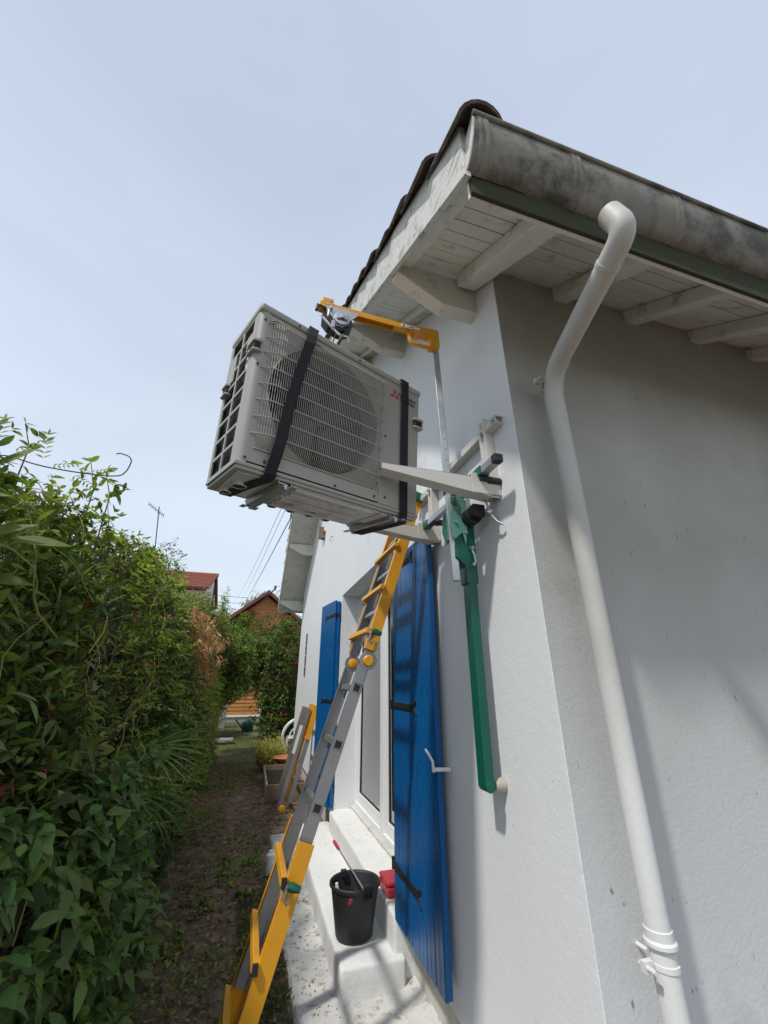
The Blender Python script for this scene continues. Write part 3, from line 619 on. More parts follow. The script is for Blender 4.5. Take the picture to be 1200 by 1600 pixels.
# lid and base
b = MB(); b.box((-0.004, -0.005, 0.639), (UW+0.004, UD+0.004, UH)); up_('lid', b, 'unit', bevel=0.010, seg=3)
b = MB()
for x in (0.16, 0.47, 0.72): b.cyl((x, -0.006, 0.650), (x, -0.009, 0.650), 0.005, 8)
for (x, z) in ((0.028, 0.03), (0.10, 0.035), (0.40, 0.03), (0.60, 0.04), (0.66, 0.05), (0.645, 0.34), (0.02, 0.60), (0.018, 0.40), (0.61, 0.10), (0.055, 0.602)): b.cyl((x, -0.001, z), (x, -0.006, z), 0.005, 8)
up_('screw', b, 'fin', kind='stuff')
b = MB(); b.box((0.004, 0.004, -0.012), (UW-0.004, UD-0.004, 0.013))
b.box((-0.003, -0.003, 0.0), (UW+0.003, 0.004, 0.014)); b.box((-0.003, 0.004, 0.0), (0.004, UD, 0.014))
base = up_('base_pan', b, 'unit', bevel=0.003)
b = MB()   # pressed ribs under the base
for k, y in enumerate((0.045, 0.085, 0.125, 0.17, 0.215, 0.26)):
    x1 = 0.62-0.05*(k % 3); b.box((0.25, y-0.014, -0.024-0.004*(k % 2)), (x1, y+0.010, -0.011))
b.box((0.24, 0.02, -0.016), (0.66, 0.29, -0.0115)); up_('base_rib', b, 'unitbase', base, bevel=0.004, kind='stuff')
for (x, y, r_) in ((0.075, 0.15, 0.026), (0.06, 0.255, 0.02), (0.27, 0.285, 0.018), (0.36, 0.287, 0.018), (0.45, 0.285, 0.018), (0.54, 0.286, 0.018), (0.44, 0.225, 0.014)):
    b = MB(); b.lathe([(r_*1.35, -0.011), (r_*1.2, -0.022), (r_, -0.026), (r_*0.9, -0.020), (r_*0.86, -0.012)], (x, y, 0), 20); up_('drain_hole', b, 'unitbase', base, smooth=True)
    b = MB(); b.cyl((x, y, -0.0235), (x, y, -0.0225), r_*0.92, 20); up_('drain_hole', b, 'cavity', base)
b = MB(); b.prism([(0.02, 0.03), (0.14, 0.02), (0.15, 0.28), (0.03, 0.29)], 2, -0.0165, -0.0115); up_('base_plate', b, 'unitbase', base, bevel=0.004)
b = MB(); b.box((0.66, 0.02, -0.02), (0.84, 0.20, -0.0117)); up_('base_plate', b, 'unitbase', base, bevel=0.004)
for x in (0.165, 0.70):
    b = MB(); y0, y1, w_ = -0.028, 0.362, 0.058
    b.prism([(x, -0.012), (x+0.008, -0.035), (x+w_-0.008, -0.035), (x+w_, -0.012), (x+w_-0.004, -0.0118), (x+w_-0.011, -0.031), (x+0.011, -0.031), (x+0.004, -0.0118)], 1, y0+0.035, y1-0.035)
    for (ya, yb) in ((y0, y0+0.038), (y1-0.038, y1)):
        b.box((x-0.008, ya, -0.035), (x+0.014, yb, -0.031)); b.box((x+w_-0.014, ya, -0.035), (x+w_+0.008, yb, -0.031)); yy = ya if ya > 0 else yb-0.014; b.box((x+0.014, yy, -0.035), (x+w_-0.014, yy+0.014, -0.031))
    ft = up_('foot_rail', b, 'steel', bevel=0.0012, seg=1)
    b = MB()
    for yy in (0.0, 0.325): b.cyl((x+w_/2, yy, -0.026), (x+w_/2, yy, -0.044), 0.009, 6)
    up_('bolt', b, 'steel', ft)
# fan: four swept blades and a hub
b = MB()
for k in range(4):
    vs = []; nr, na = 6, 8
    for i in range(nr):
        r_ = 0.05+(0.245-0.05)*i/(nr-1)
        for j in range(na):
            a = k*math.pi/2+0.35*i/nr+(j/(na-1))*1.15; vs.append((FCX+r_*math.cos(a), 0.085-0.05*(j/(na-1))-0.01*math.sin(i), FCZ+r_*math.sin(a)))
    b.add(vs, [(i*na+j, i*na+j+1, (i+1)*na+j+1, (i+1)*na+j) for i in range(nr-1) for j in range(na-1)])
b.tube([(FCX, 0.03, FCZ), (FCX, 0.045, FCZ), (FCX, 0.12, FCZ)], [0.035, 0.055, 0.062], 24); up_('fan', b, 'fan', smooth=True)
# wire guard
b = MB(); wy = -0.028
nw = 66
for k in range(nw):
    x = GX_0+0.006+(GX_1-GX_0-0.012)*k/(nw-1); y = wy if 0.05 < (x-GX_0) else wy+0.022*(1-(x-GX_0)/0.05)
    b.tube([(x, -0.001, GZ_1-0.002), (x, y*0.9, GZ_1-0.018), (x, y, GZ_1-0.035), (x, y, GZ_0+0.06), (x, y*0.75, GZ_0+0.02), (x, -0.001, GZ_0+0.002)], 0.00145, 5, False)
up_('guard_wire', b, 'unit', kind='stuff', smooth=True)
for k in range(8):
    z = GZ_1-0.02-(GZ_1-GZ_0-0.07)*k/7; b = MB(); b.tube([(GX_0-0.018, -0.001, z), (GX_0-0.010, wy*0.3, z), (GX_0+0.03, wy-0.002, z), (GX_1-0.004, wy-0.002, z), (GX_1+0.002, -0.001, z)], 0.0026, 6, True); up_('guard_bar', b, 'unit', smooth=True)
b = MB(); b.tube([(GX_0, -0.004, GZ_0-0.002), (GX_1, -0.004, GZ_0-0.002), (GX_1+0.006, -0.004, GZ_0+0.01), (GX_1+0.006, -0.004, GZ_1), (GX_0+0.01, -0.004, GZ_1+0.003), (GX_0-0.012, -0.004, GZ_1-0.01)], 0.003, 6); up_('guard_bar', b, 'unit', smooth=True)
# emblem: three diamonds, and the name printed half under the strap
b = MB(); cx_, cz_ = 0.690, 0.575; d_ = 0.0165
for k in range(3):
    a = math.pi/2+k*2*math.pi/3; ux, uz = math.cos(a), math.sin(a); px, pz = -uz, ux
    p0 = (cx_, cz_); tip = (cx_+ux*2*d_, cz_+uz*2*d_); hw = d_*0.58
    mid = (cx_+ux*d_, cz_+uz*d_)
    b.add([(p0[0], -0.0018, p0[1]), (mid[0]+px*hw, -0.0018, mid[1]+pz*hw), (tip[0], -0.0018, tip[1]), (mid[0]-px*hw, -0.0018, mid[1]-pz*hw)], [(0, 1, 2, 3)])
up_('emblem', b, 'logored')
def text(s, size, m4, m, par, name='lettering', ext=0.0006, shear=0.0):
    cu = bpy.data.curves.new('t', 'FONT'); cu.body = s; cu.size = size; cu.extrude = ext; cu.shear = shear; cu.resolution_u = 3
    o = bpy.data.objects.new('t', cu); COL.objects.link(o); dg = bpy.context.evaluated_depsgraph_get(); dg.update()
    me = bpy.data.meshes.new_from_object(o.evaluated_get(dg)); bpy.data.objects.remove(o); me.transform(m4); me.materials.clear(); me.materials.append(M[m]); me.name = name
    q = link(name, me, par); return q
RT = Matrix.Rotation(math.pi/2, 4, 'X')
text('MITSUBISHI', 0.0235, Matrix.Translation((0.710, -0.0022, 0.580)) @ RT, 'logoblack', unit, shear=0.1)
text('ELECTRIC', 0.0235, Matrix.Translation((0.724, -0.0022, 0.558)) @ RT, 'logoblack', unit, shear=0.1)
# straps round the unit: each its own thing
def ribbon(pts, wid, t=0.0022):
    b = MB(); vs = []
    for (c, wd) in pts:
        c = Vector(c); wd = Vector(wd).normalized()*wid/2; vs += [c-wd, c+wd]
    b.add(vs, [(2*i, 2*i+1, 2*i+3, 2*i+2) for i in range(len(pts)-1)]); return b
def strap_thing(label, pts, wid, extra=None):
    b = ribbon(pts, wid); me = bpy.data.meshes.new('lifting_strap'); me.from_pydata([tuple(UM @ v) for v in b.v], [], b.f); me.materials.append(M['strap'])
    o = link('lifting_strap', me); md = o.modifiers.new('s', 'SOLIDIFY'); md.thickness = 0.003; md.offset = 0
    o['label'] = label; o['category'] = 'strap'; o['group'] = 'lifting straps round the air conditioner'
X_ = Vector((1, 0, 0))
a1, a2 = 0.222, 0.125
def xl(t): return a1+(a2-a1)*t+0.018*math.sin(t*math.pi)*0-0.012*math.sin(t*math.pi)
pts = [((0.30, UD+0.006, 0.45), X_), ((0.27, UD+0.008, 0.675), X_), ((0.262, UD-0.02, 0.681), X_), ((0.235, 0.02, 0.680), X_), ((0.228, -0.006, 0.680), X_)]
for k in range(15):
    t = k/14; pts.append(((xl(t), -0.010-0.025*min(1, t*9, (1-t)*9), 0.672*(1-t)+0.004*t), X_+Vector((0, 0, 0.12))))
pts += [((a2+0.002, -0.010, -0.006), X_), ((a2, 0.012, -0.021), X_), ((a2-0.03, 0.15, -0.022), X_), ((a2-0.05, 0.30, -0.022), X_), ((a2-0.05, UD+0.006, -0.004), X_), ((a2+0.02, UD+0.008, 0.2), X_), ((0.30, UD+0.006, 0.45), X_)]
strap_thing('broad black strap slanting across the fan grille of the air conditioner', pts, 0.044)
c1, c2 = 0.748, 0.768
pts = [((c1, UD+0.008, 0.3), X_), ((c1, UD+0.008, 0.677), X_), ((c1, 0, 0.679), X_), ((c1, -0.009, 0.676), X_), ((c1+0.008, -0.009, 0.35), X_), ((c2, -0.008, 0.0), X_), ((c2, 0.0, -0.041), X_), ((c2-0.01, 0.32, -0.041), X_), ((c1, UD+0.01, 0.0), X_), ((c1, UD+0.008, 0.3), X_)]
strap_thing('narrow black strap standing upright across the printed right side of the air conditioner', pts, 0.046)

# ------------------------------------------------------------------ wall bracket
br = thing('wall_bracket', 'ivory metal condenser bracket with two arms screwed to the white wall', 'bracket', (1.0, 1.8, 0.8))
b = MB(); b.prism([(0.955, 1.125), (0.999, 1.125), (0.999, 1.129), (0.960, 1.129), (0.960, 1.161), (0.999, 1.161), (0.999, 1.165), (0.955, 1.165)], 1, 1.345, 2.40); part('rail', b, 'bracket', br, bevel=0.0015)
for y in (1.365, 2.37):
    b = MB(); b.cyl((0.985, y, 1.147), (0.940, y, 1.147), 0.010, 6); b.cyl((0.955, y, 1.147), (0.951, y, 1.147), 0.017, 12); part('bolt', b, 'steel', br)
for yc in (1.465, 2.125):
    b = MB()      # folded upright channel
    b.prism([(0.999, yc-0.028), (0.952, yc-0.028), (0.952, yc-0.012), (0.962, yc-0.008), (0.962, yc+0.008), (0.952, yc+0.012), (0.952, yc+0.028), (0.999, yc+0.028), (0.999, yc+0.024), (0.956, yc+0.024), (0.956, yc+0.014), (0.966, yc+0.010), (0.966, yc-0.010), (0.956, yc-0.014), (0.956, yc-0.024), (0.999, yc-0.024)], 2, 0.775, 1.205)
    upr = part('upright', b, 'bracket', br, bevel=0.001, seg=1)
    b = MB()
    for z in (1.13, 0.93, 0.84): b.cyl((0.951, yc, z), (0.938, yc, z), 0.009, 6)
    part('bolt', b, 'steel', upr)
    b = MB(); b.cyl((0.999, yc, 0.80), (0.985, yc, 0.80), 0.012, 10); part('rubber_foot', b, 'rubber', upr)
    b = MB()      # tapering cantilever arm: top flange and two webs
    y0, y1 = yc-0.034, yc+0.034; xr, xt = 0.95, 0.43
    for ya, yb, in ((y0, y0+0.003), (y1-0.003, y1)):
        b.add([(xr, ya, 0.775), (xr, ya, 0.868), (xt, ya+0.012*(ya < yc), 0.868), (xt, ya+0.012*(ya < yc), 0.840), (xr, yb, 0.775), (xr, yb, 0.868), (xt, yb, 0.868), (xt, yb, 0.840)],
              [(0,1,2,3),(7,6,5,4),(0,4,5,1),(1,5,6,2),(2,6,7,3),(3,7,4,0)])
    b.box((xt, y0+0.003, 0.864), (xr, y1-0.003, 0.868))
    b.add([(xr, y0+0.003, 0.775), (xr, y1-0.003, 0.775), (xt, y1-0.003, 0.840), (xt, y0+0.012, 0.840), (xr, y0+0.003, 0.779), (xr, y1-0.003, 0.779), (xt, y1-0.003, 0.844), (xt, y0+0.012, 0.844)], [(0,1,2,3),(7,6,5,4),(0,4,5,1),(1,5,6,2),(2,6,7,3),(3,7,4,0)])
    b.box((0.85, y0-0.003, 0.785), (0.999, y0, 0.885)); b.box((0.85, y1, 0.785), (0.999, y1+0.003, 0.885))
    ar = part('arm', b, 'bracket', br, bevel=0.0015, seg=1)

# ------------------------------------------------------------------ lifting hoist
ho = thing('lifting_hoist', 'green, yellow and galvanised wall hoist leaning on the wall beside the blue shutter', 'hoist', (0.92, 1.67, -0.4))
b = MB(); b.bar((0.925, 1.66, -0.375), (0.925, 1.655, 0.70), 0.042, 0.060, (0, 1, 0)); part('mast', b, 'green', ho, bevel=0.004)
b = MB(); b.prism([(0.895, 0.42), (0.955, 0.42), (0.955, 0.72), (0.915, 0.80), (0.880, 0.80), (0.852, 0.62), (0.852, 0.54), (0.895, 0.50)], 1, 1.625, 1.690); part('mast_head', b, 'green', ho, bevel=0.004)
b = MB()
for y in (1.612, 1.700): b.prism([(0.84, 0.62), (0.885, 0.66), (0.90, 0.60), (0.915, 0.70), (0.915, 0.83), (0.86, 0.86), (0.845, 0.80), (0.825, 0.75), (0.822, 0.68)], 1, y, y+0.006)
b.box((0.842, 1.62, 0.64), (0.848, 1.70, 0.82)); part('side_plate', b, 'ltgreen', ho, bevel=0.002)
b = MB()
for (x, z) in ((0.86, 0.78), (0.89, 0.74), (0.85, 0.71), (0.90, 0.66)): b.cyl((x, 1.603, z), (x, 1.715, z), 0.008, 8)
for z in (0.585, 0.505): b.cyl((0.925, 1.60, z), (0.925, 1.63, z), 0.008, 10)
b.tube([(0.925, 1.615, 0.585), (0.935, 1.608, 0.55), (0.935, 1.602, 0.51)], 0.006, 6); part('bolt', b, 'steel', ho, smooth=True, kind='stuff')
b = MB(); b.cyl((0.925, 1.56, 0.735), (0.925, 1.615, 0.735), 0.043, 24); b.box((0.90, 1.52, 0.715), (0.962, 1.56, 0.775)); part('winch_drum', b, 'black', ho, bevel=0.004)
b = MB(); b.tube([(0.93, 1.50, 0.80), (0.94, 1.47, 0.76), (0.95, 1.46, 0.70), (0.965, 1.44, 0.66), (0.98, 1.42, 0.64)], 0.005, 6); b.cyl((0.955, 1.46, 0.715), (0.935, 1.46, 0.70), 0.011, 8); part('crank', b, 'steel', ho, smooth=True)
b = MB(); pth = [(0.842+0.012*math.cos(t), 1.60+0.012*math.sin(t), 0.80+0.0018*t) for t in np.arange(0, 30, 0.4)]; b.tube(pth, 0.0022, 5); part('spring', b, 'green', ho, smooth=True)
# telescoping post
P0, P1 = Vector((0.862, 1.665, 0.435)), Vector((0.798, 1.605, 1.80))
b = MB(); b.bar(P0, P1, 0.034, 0.034, (0.35, 1, 0)); po = part('post', b, 'steel', ho, bevel=0.003)
b = MB(); dd = (P1-P0).normalized()
for s_ in (0.30, 0.36, 0.42, 0.05): c = P0+dd*(s_+0.32); b.cyl(c+Vector((0.002, -0.0185, 0)), c+Vector((0.002, -0.0165, 0)), 0.005, 10)
part('pin_hole', b, 'cavity', po)
b = MB(); c = P0+dd*0.44; b.bar(c, c+dd*0.022, 0.05, 0.05, (0.35, 1, 0)); part('collar', b, 'green', ho, bevel=0.003)
# head bracket, loop handle and jib
A0, A1 = Vector((0.118, 1.565, 1.835)), Vector((0.805, 1.590, 1.845))
b = MB(); ax_ = (A1-A0).normalized(); cx0 = A1-ax_*0.025
b.prism([(cx0.x-0.03, 1.745), (cx0.x+0.030, 1.745), (cx0.x+0.030, 1.865), (cx0.x+0.018, 1.878), (cx0.x-0.13, 1.872), (cx0.x-0.12, 1.825), (cx0.x-0.03, 1.825)], 1, cx0.y-0.026, cx0.y+0.026); part('head', b, 'yellow', ho, bevel=0.005)
b = MB(); hx = cx0.x; b.tube(bez([(hx-0.15, 1.585, 1.828), (hx-0.145, 1.585, 1.75), (hx-0.02, 1.585, 1.747)], 6), 0.0115, 8, True, upv=(0, 1, 0)); part('handle', b, 'yellow', ho, smooth=True)
b = MB()      # jib: inverted channel with dark open underside
b.bar(A0+Vector((0, 0, 0.017)), A1+Vector((-0.05, 0, 0.017)), 0.04, 0.006)
for s_ in (-1, 1): b.bar(A0+Vector((0, s_*0.0185, 0)), A1+Vector((-0.05, s_*0.0185, 0)), 0.003, 0.034)
b.bar(A0, A0+ax_*0.20, 0.036, 0.03); b.bar(A0+ax_*0.42, A1-ax_*0.05, 0.0355, 0.024)
ji = part('jib', b, 'yellow', ho, bevel=0.001, seg=1)
b = MB(); c = A0+ax_*0.03; b.box(c+Vector((-0.03, -0.024, -0.02)), c+Vector((0.045, 0.024, 0.02))); b.box(c+Vector((-0.015, -0.022, 0.02)), c+Vector((0.045, 0.022, 0.052))); part('end_block', b, 'yellow', ho, bevel=0.004)
b = MB(); b.cyl(c+Vector((0.01, -0.028, 0.004)), c+Vector((0.01, -0.024, 0.004)), 0.009, 12); part('bolt', b, 'steel', ho)
b = MB(); b.cyl(c+Vector((0.03, -0.0245, 0.035)), c+Vector((0.03, -0.022, 0.035)), 0.005, 10); part('bolt', b, 'steel', ho)
c = A0+ax_*0.46; b = MB(); b.box(c+Vector((0, -0.0215, -0.008)), c+Vector((0.11, -0.0201, 0.012))); part('maker_plate', b, 'whiteplas', ji)
b = MB(); b.cyl(c+Vector((0.016, -0.0222, 0.002)), c+Vector((0.016, -0.0214, 0.002)), 0.007, 12)
for k in range(5): b.box(c+Vector((0.034+k*0.0085, -0.0222, -0.003)), c+Vector((0.040+k*0.0085, -0.0214, 0.006)))
part('maker_mark', b, 'logoblack', ji)
# winch under the jib
wx = 0.225; wyy = 1.57; wz = 1.745
b = MB()
for s_ in (-0.036, 0.034):
    b.prism([(wx-0.07, wz+0.078), (wx+0.095, wz+0.070), (wx+0.10, wz+0.05), (wx+0.06, wz+0.005), (wx+0.055, wz-0.03), (wx+0.02, wz-0.055), (wx-0.025, wz-0.05), (wx-0.035, wz+0.0), (wx-0.065, wz+0.03)], 1, wyy+s_, wyy+s_+0.003)
wn = part('winch_plate', b, 'steel', ho, bevel=0.001, seg=1)
b = MB(); b.cyl((wx+0.015, wyy-0.048, wz-0.005), (wx+0.015, wyy-0.036, wz-0.005), 0.042, 28); b.cyl((wx+0.015, wyy-0.055, wz+0.004), (wx+0.015, wyy-0.048, wz+0.004), 0.012, 6); b.cyl((wx-0.045, wyy-0.05, wz+0.052), (wx-0.045, wyy-0.036, wz+0.052), 0.008, 6)
b.box((wx-0.04, wyy-0.043, wz-0.075), (wx-0.02, wyy-0.037, wz-0.03)); b.cyl((wx-0.055, wyy-0.05, wz+0.03), (wx-0.060, wyy-0.05, wz-0.02), 0.006, 8); part('winch_gear', b, 'steel', ho, bevel=0.0015, smooth=True)
b = MB(); b.box((wx-0.012, wyy-0.0495, wz-0.022), (wx+0.042, wyy-0.0475, wz-0.008)); part('slot', b, 'black', ho)
b = MB(); b.cyl((wx+0.01, wyy-0.032, wz-0.012), (wx+0.01, wyy+0.032, wz-0.012), 0.062, 28); b.prism([(wx-0.085, wz+0.05), (wx-0.04, wz+0.05), (wx-0.03, wz-0.05), (wx-0.055, wz-0.05), (wx-0.085, wz-0.01)], 1, wyy-0.03, wyy+0.03); part('winch_drum', b, 'black', ho, smooth=True)
b = MB(); b.cyl((wx-0.115, wyy-0.045, wz+0.05), (wx-0.12, wyy-0.055, wz-0.0), 0.0085, 10); b.tube([(wx-0.115, wyy-0.045, wz+0.05), (wx-0.10, wyy-0.04, wz+0.058), (wx-0.07, wyy-0.03, wz+0.05)], 0.005, 6); part('crank', b, 'black', ho, smooth=True)
b = MB(); b.tube([(wx-0.10, wyy, wz+0.04), (wx-0.085, wyy-0.03, wz-0.01), (wx-0.03, wyy-0.03, wz-0.07), (wx+0.02, wyy-0.02, wz-0.10), (wx+0.0, wyy-0.01, wz-0.16)], 0.006, 6); b.tube([(wx-0.03, wyy-0.03, wz-0.06), (wx+0.0, wyy-0.035, wz-0.11), (wx+0.05, wyy-0.03, wz-0.105), (wx+0.06, wyy-0.02, wz-0.13)], 0.005, 6); part('rope', b, 'whiteplas', ho, smooth=True)
# hanging webbing from the winch to a ring over the straps
ring_c = UM @ Vector((0.43, 0.16, 0.74))
b = MB(); q0 = Vector((wx+0.045, wyy, wz-0.03)); b.bar(q0, ring_c+Vector((0, 0, 0.05)), 0.006, 0.035, (0, 1, 0)); b.bar(q0+Vector((-0.05, 0, -0.01)), ring_c+Vector((-0.02, 0, 0.04)), 0.006, 0.035, (0, 1, 0)); part('webbing', b, 'strap', ho)
b = MB(); b.tube([ring_c+Vector((0.03*math.cos(t), 0.006*math.sin(t), 0.03*math.sin(t)+0.02)) for t in np.linspace(0, 2*math.pi, 20)], 0.006, 8); b.cyl(ring_c+Vector((0.01, -0.02, 0.02)), ring_c+Vector((0.02, 0.02, -0.04)), 0.016, 8); part('lifting_hook', b, 'steel', ho, smooth=True)
b = MB(); rz = UM @ Vector((0.26, 0.16, 0.684)); r2 = UM @ Vector((0.748, 0.16, 0.684))
for e_ in (rz, r2): b.bar(ring_c, e_, 0.004, 0.03, (0, 1, 0))
part('bridle', b, 'strap', ho)
# crossbar on the wall with green sleeve and feet
b = MB(); b.bar((0.905, 1.285, 0.888), (0.905, 1.50, 0.888), 0.04, 0.036); part('cross_bar', b, 'steel', ho, bevel=0.003, label='dark grey square end of the cross bar')
b = MB(); b.bar((0.905, 1.280, 0.888), (0.905, 1.312, 0.888), 0.042, 0.039); part('end_cap', b, 'rubber', ho, bevel=0.004)
b = MB(); b.bar((0.905, 1.40, 0.888), (0.905, 1.62, 0.888), 0.048, 0.044); b.bar((0.905, 1.69, 0.888), (0.905, 1.74, 0.888), 0.048, 0.044); part('sleeve', b, 'green', ho, bevel=0.003)
b = MB(); b.bar((0.905, 1.62, 0.868), (0.905, 2.05, 0.868), 0.036, 0.034); part('cross_bar', b, 'steel', ho, bevel=0.003)
b = MB(); b.bar((0.905, 2.03, 0.868), (0.905, 2.10, 0.868), 0.044, 0.042); part('sleeve', b, 'green', ho, bevel=0.003)
for y in (1.43, 1.98):
    b = MB(); b.box((0.89, y-0.02, 0.845), (0.95, y+0.035, 0.862)); b.cyl((0.93, y, 0.855), (0.999, y, 0.855), 0.018, 14); part('rubber_foot', b, 'rubber', ho, bevel=0.003)
# foot of the mast: swivel and beige buffer
b = MB(); b.tube([(0.925, 1.66, -0.335), (0.925, 1.66, -0.372)], [0.022, 0.024], 14); b.cyl((0.925, 1.69, -0.368), (0.925, 1.625, -0.368), 0.020, 20); b.cyl((0.93, 1.655, -0.368), (0.962, 1.655, -0.368), 0.018, 14); part('swivel', b, 'green', ho, bevel=0.003, smooth=True)
b = MB(); b.tube([(0.955, 1.655, -0.368), (0.962, 1.655, -0.368), (0.993, 1.655, -0.368), (0.999, 1.655, -0.368)], [0.017, 0.020, 0.027, 0.026], 22); part('wall_buffer', b, 'greyrubber', ho, smooth=True)

# ------------------------------------------------------------------ big telescopic ladder
LY0, LY1 = 2.33, 2.70
B0 = Vector((0.035, 0, GZ)); Hh = Vector((0.605, 0, 0.118)); T0 = Vector((0.945, 0, 1.16))
d1 = (Hh-B0).normalized(); d2 = (T0-Hh).normalized()
lad = thing('telescopic_ladder', 'long yellow and aluminium folding ladder leaning on the wall with its hinge half way', 'ladder', (0.035, 2.5, GZ))
def nrm(d): return Vector((-d.z, 0, d.x))     # pointing away from the wall (outer side)
def rail(d, p, q, y, s, dep, th__, fl, m, name='rail', off=0.0):
    # channel: web in the y-plane, flanges turned inward; s=+1 inward is +y
    n_ = nrm(d); b = MB(); p = Vector((p.x, y, p.z))+n_*off; q_ = Vector((q.x, y, q.z))+n_*off
    b.bar(p, q_, th__, dep, n_)
    for e_ in (-1, 1): b.bar(p+n_*e_*(dep/2-0.0015)+Vector((0, s*fl/2, 0)), q_+n_*e_*(dep/2-0.0015)+Vector((0, s*fl/2, 0)), fl, 0.003, n_)
    return part(name, b, m, lad, bevel=0.0012, seg=1)
S1 = B0+d1*((-0.68-B0.z)/d1.z)                # where the lower sleeve ends
for y, s in ((LY0-0.028, 1), (LY1+0.028, -1)): rail(d1, B0, S1, y, s, 0.074, 0.004, 0.026, 'yellow')
S0 = B0+d1*0.25
for y, s in ((LY0, 1), (LY1, -1)): rail(d1, S0, Hh-d1*0.03, y, s, 0.062, 0.003, 0.022, 'alu')
for y, s in ((LY0, 1), (LY1, -1)): rail(d2, Hh+d2*0.05, T0-d2*0.30, y, s, 0.060, 0.003, 0.022, 'alu')
S2 = Hh+d2*0.055
for y, s in ((LY0-0.028, 1), (LY1+0.028, -1)): rail(d2, S2, T0, y, s, 0.068, 0.004, 0.026, 'yellow')
def rung(p, d, m, y0, y1, off, w_=0.03, h_=0.03):
    c = p+nrm(d)*off; b = MB(); b.bar((c.x, y0, c.z), (c.x, y1, c.z), h_, w_, nrm(d)); r_ = part('rung', b, m, lad, bevel=0.003); return c
k = 0
for s_ in (0.22, 0.50, 0.78): 
    c = rung(B0+d1*s_, d1, 'yellow', LY0-0.045, LY1+0.045, 0.047)
    b = MB(); b.box((c.x-0.012, LY0-0.054, c.z-0.02), (c.x+0.012, LY0-0.044, c.z+0.02)); part('rung_cap', b, 'rubber', lad, bevel=0.002)
for s_ in (1.06, 1.34, 1.62):
    c = rung(B0+d1*s_, d1, 'alu', LY0-0.001, LY1+0.001, 0.0, 0.032, 0.032)
    n_ = nrm(d1); b = MB(); cc = Vector((c.x, LY0-0.003, c.z)); 
    for (u, v, a_, b__) in ((-0.019, 0, 0.004, 0.042), (0.019, 0, 0.004, 0.042), (0, -0.019, 0.042, 0.004), (0, 0.019, 0.042, 0.004)):
        q_ = cc+n_*u+d1*v; b.bar(q_+Vector((0, -0.003, 0)), q_+Vector((0, 0.003, 0)), b__, a_, n_)
    part('rung_socket', b, 'alu', lad, bevel=0.001)
    b = MB(); b.bar(cc+Vector((0, -0.0016, 0)), cc+Vector((0, 0.0004, 0)), 0.034, 0.034, n_); part('rung_socket', b, 'cavity', lad)
for s_ in (0.15, 0.42, 0.71, 0.98): rung(Hh+d2*s_, d2, 'yellow', LY0-0.045, LY1+0.045, 0.045)
for s_ in (0.30, 0.57, 0.84): rung(Hh+d2*s_, d2, 'alu', LY0, LY1, 0.0)
# hinge discs
for y, s in ((LY0, -1), (LY1, 1)):
    c = Vector((Hh.x, y, Hh.z))+nrm(d1)*(-0.012); b = MB()
    b.cyl(c+Vector((0, s*0.0012, 0)), c+Vector((0, s*0.0125, 0)), 0.050, 30)
    for dd_, sg in ((d1, -1), (d2, 1)): b.bar(c+Vector((0, s*0.006, 0))+nrm(d1)*0.012, c+Vector((0, s*0.006, 0))+nrm(d1)*0.012+dd_*sg*0.13, 0.008, 0.052, nrm(dd_))
    hg = part('hinge', b, 'alu', lad, bevel=0.002)
    b = MB(); b.tube([c+Vector((0, s*0.010, 0)), c+Vector((0, s*0.026, 0)), c+Vector((0, s*0.031, 0))], [0.031, 0.030, 0.024], 24); part('hinge_knob', b, 'yellow', hg, smooth=True)
    b = MB(); b.tube([c+Vector((0, -s*0.0005, 0)), c+Vector((0, -s*0.012, 0)), c+Vector((0, -s*0.016, 0))], [0.031, 0.030, 0.024], 24); part('hinge_knob', b, 'yellow', hg, smooth=True)
    b = MB()
    for (u, v) in ((-0.05, -0.012), (-0.05, 0.012), (-0.075, 0.0), (-0.095, -0.013), (-0.095, 0.013), (-0.115, 0.0)):
        q_ = c+nrm(d1)*(0.012+v)+d1*u; b.cyl(q_+Vector((0, s*0.009, 0)), q_+Vector((0, s*0.0125, 0)), 0.0035, 8)
    part('rivet', b, 'steel', hg)
# green locking knobs on hooks
for (pp_, d_) in ((B0+d1*0.78, d1), (Hh+d2*0.15, d2)):
    for y, s in ((LY0-0.05, -1), (LY1+0.05, 1)):
        c = Vector((pp_.x, y, pp_.z))+nrm(d_)*0.03; b = MB(); e_ = -nrm(d_)*0.055+d_*0.0
        b.tube([c+Vector((0, s*0.016, 0)), c+Vector((0, s*0.018, 0))+e_*0.3, c+Vector((0, s*0.016, 0))+e_], [0.015, 0.019, 0.013], 12); part('lock_knob', b, 'green', lad, smooth=True)
        b = MB(); b.tube([c+Vector((0, s*0.006, 0)), c+Vector((0, s*0.006, 0))-d_*0.05, c+Vector((0, s*0.006, 0))-d_*0.062+e_*0.4, c+Vector((0, s*0.006, 0))-d_*0.04+e_*0.45], 0.007, 8); part('lock_hook', b, 'alu', lad, smooth=True)
b = MB()
for y in (LY0-0.028, LY1+0.028): b.bar(Vector((T0.x, y, T0.z))-d2*0.03, Vector((T0.x, y, T0.z))+d2*0.03, 0.045, 0.08, nrm(d2))
part('end_cap', b, 'green', lad, bevel=0.005)

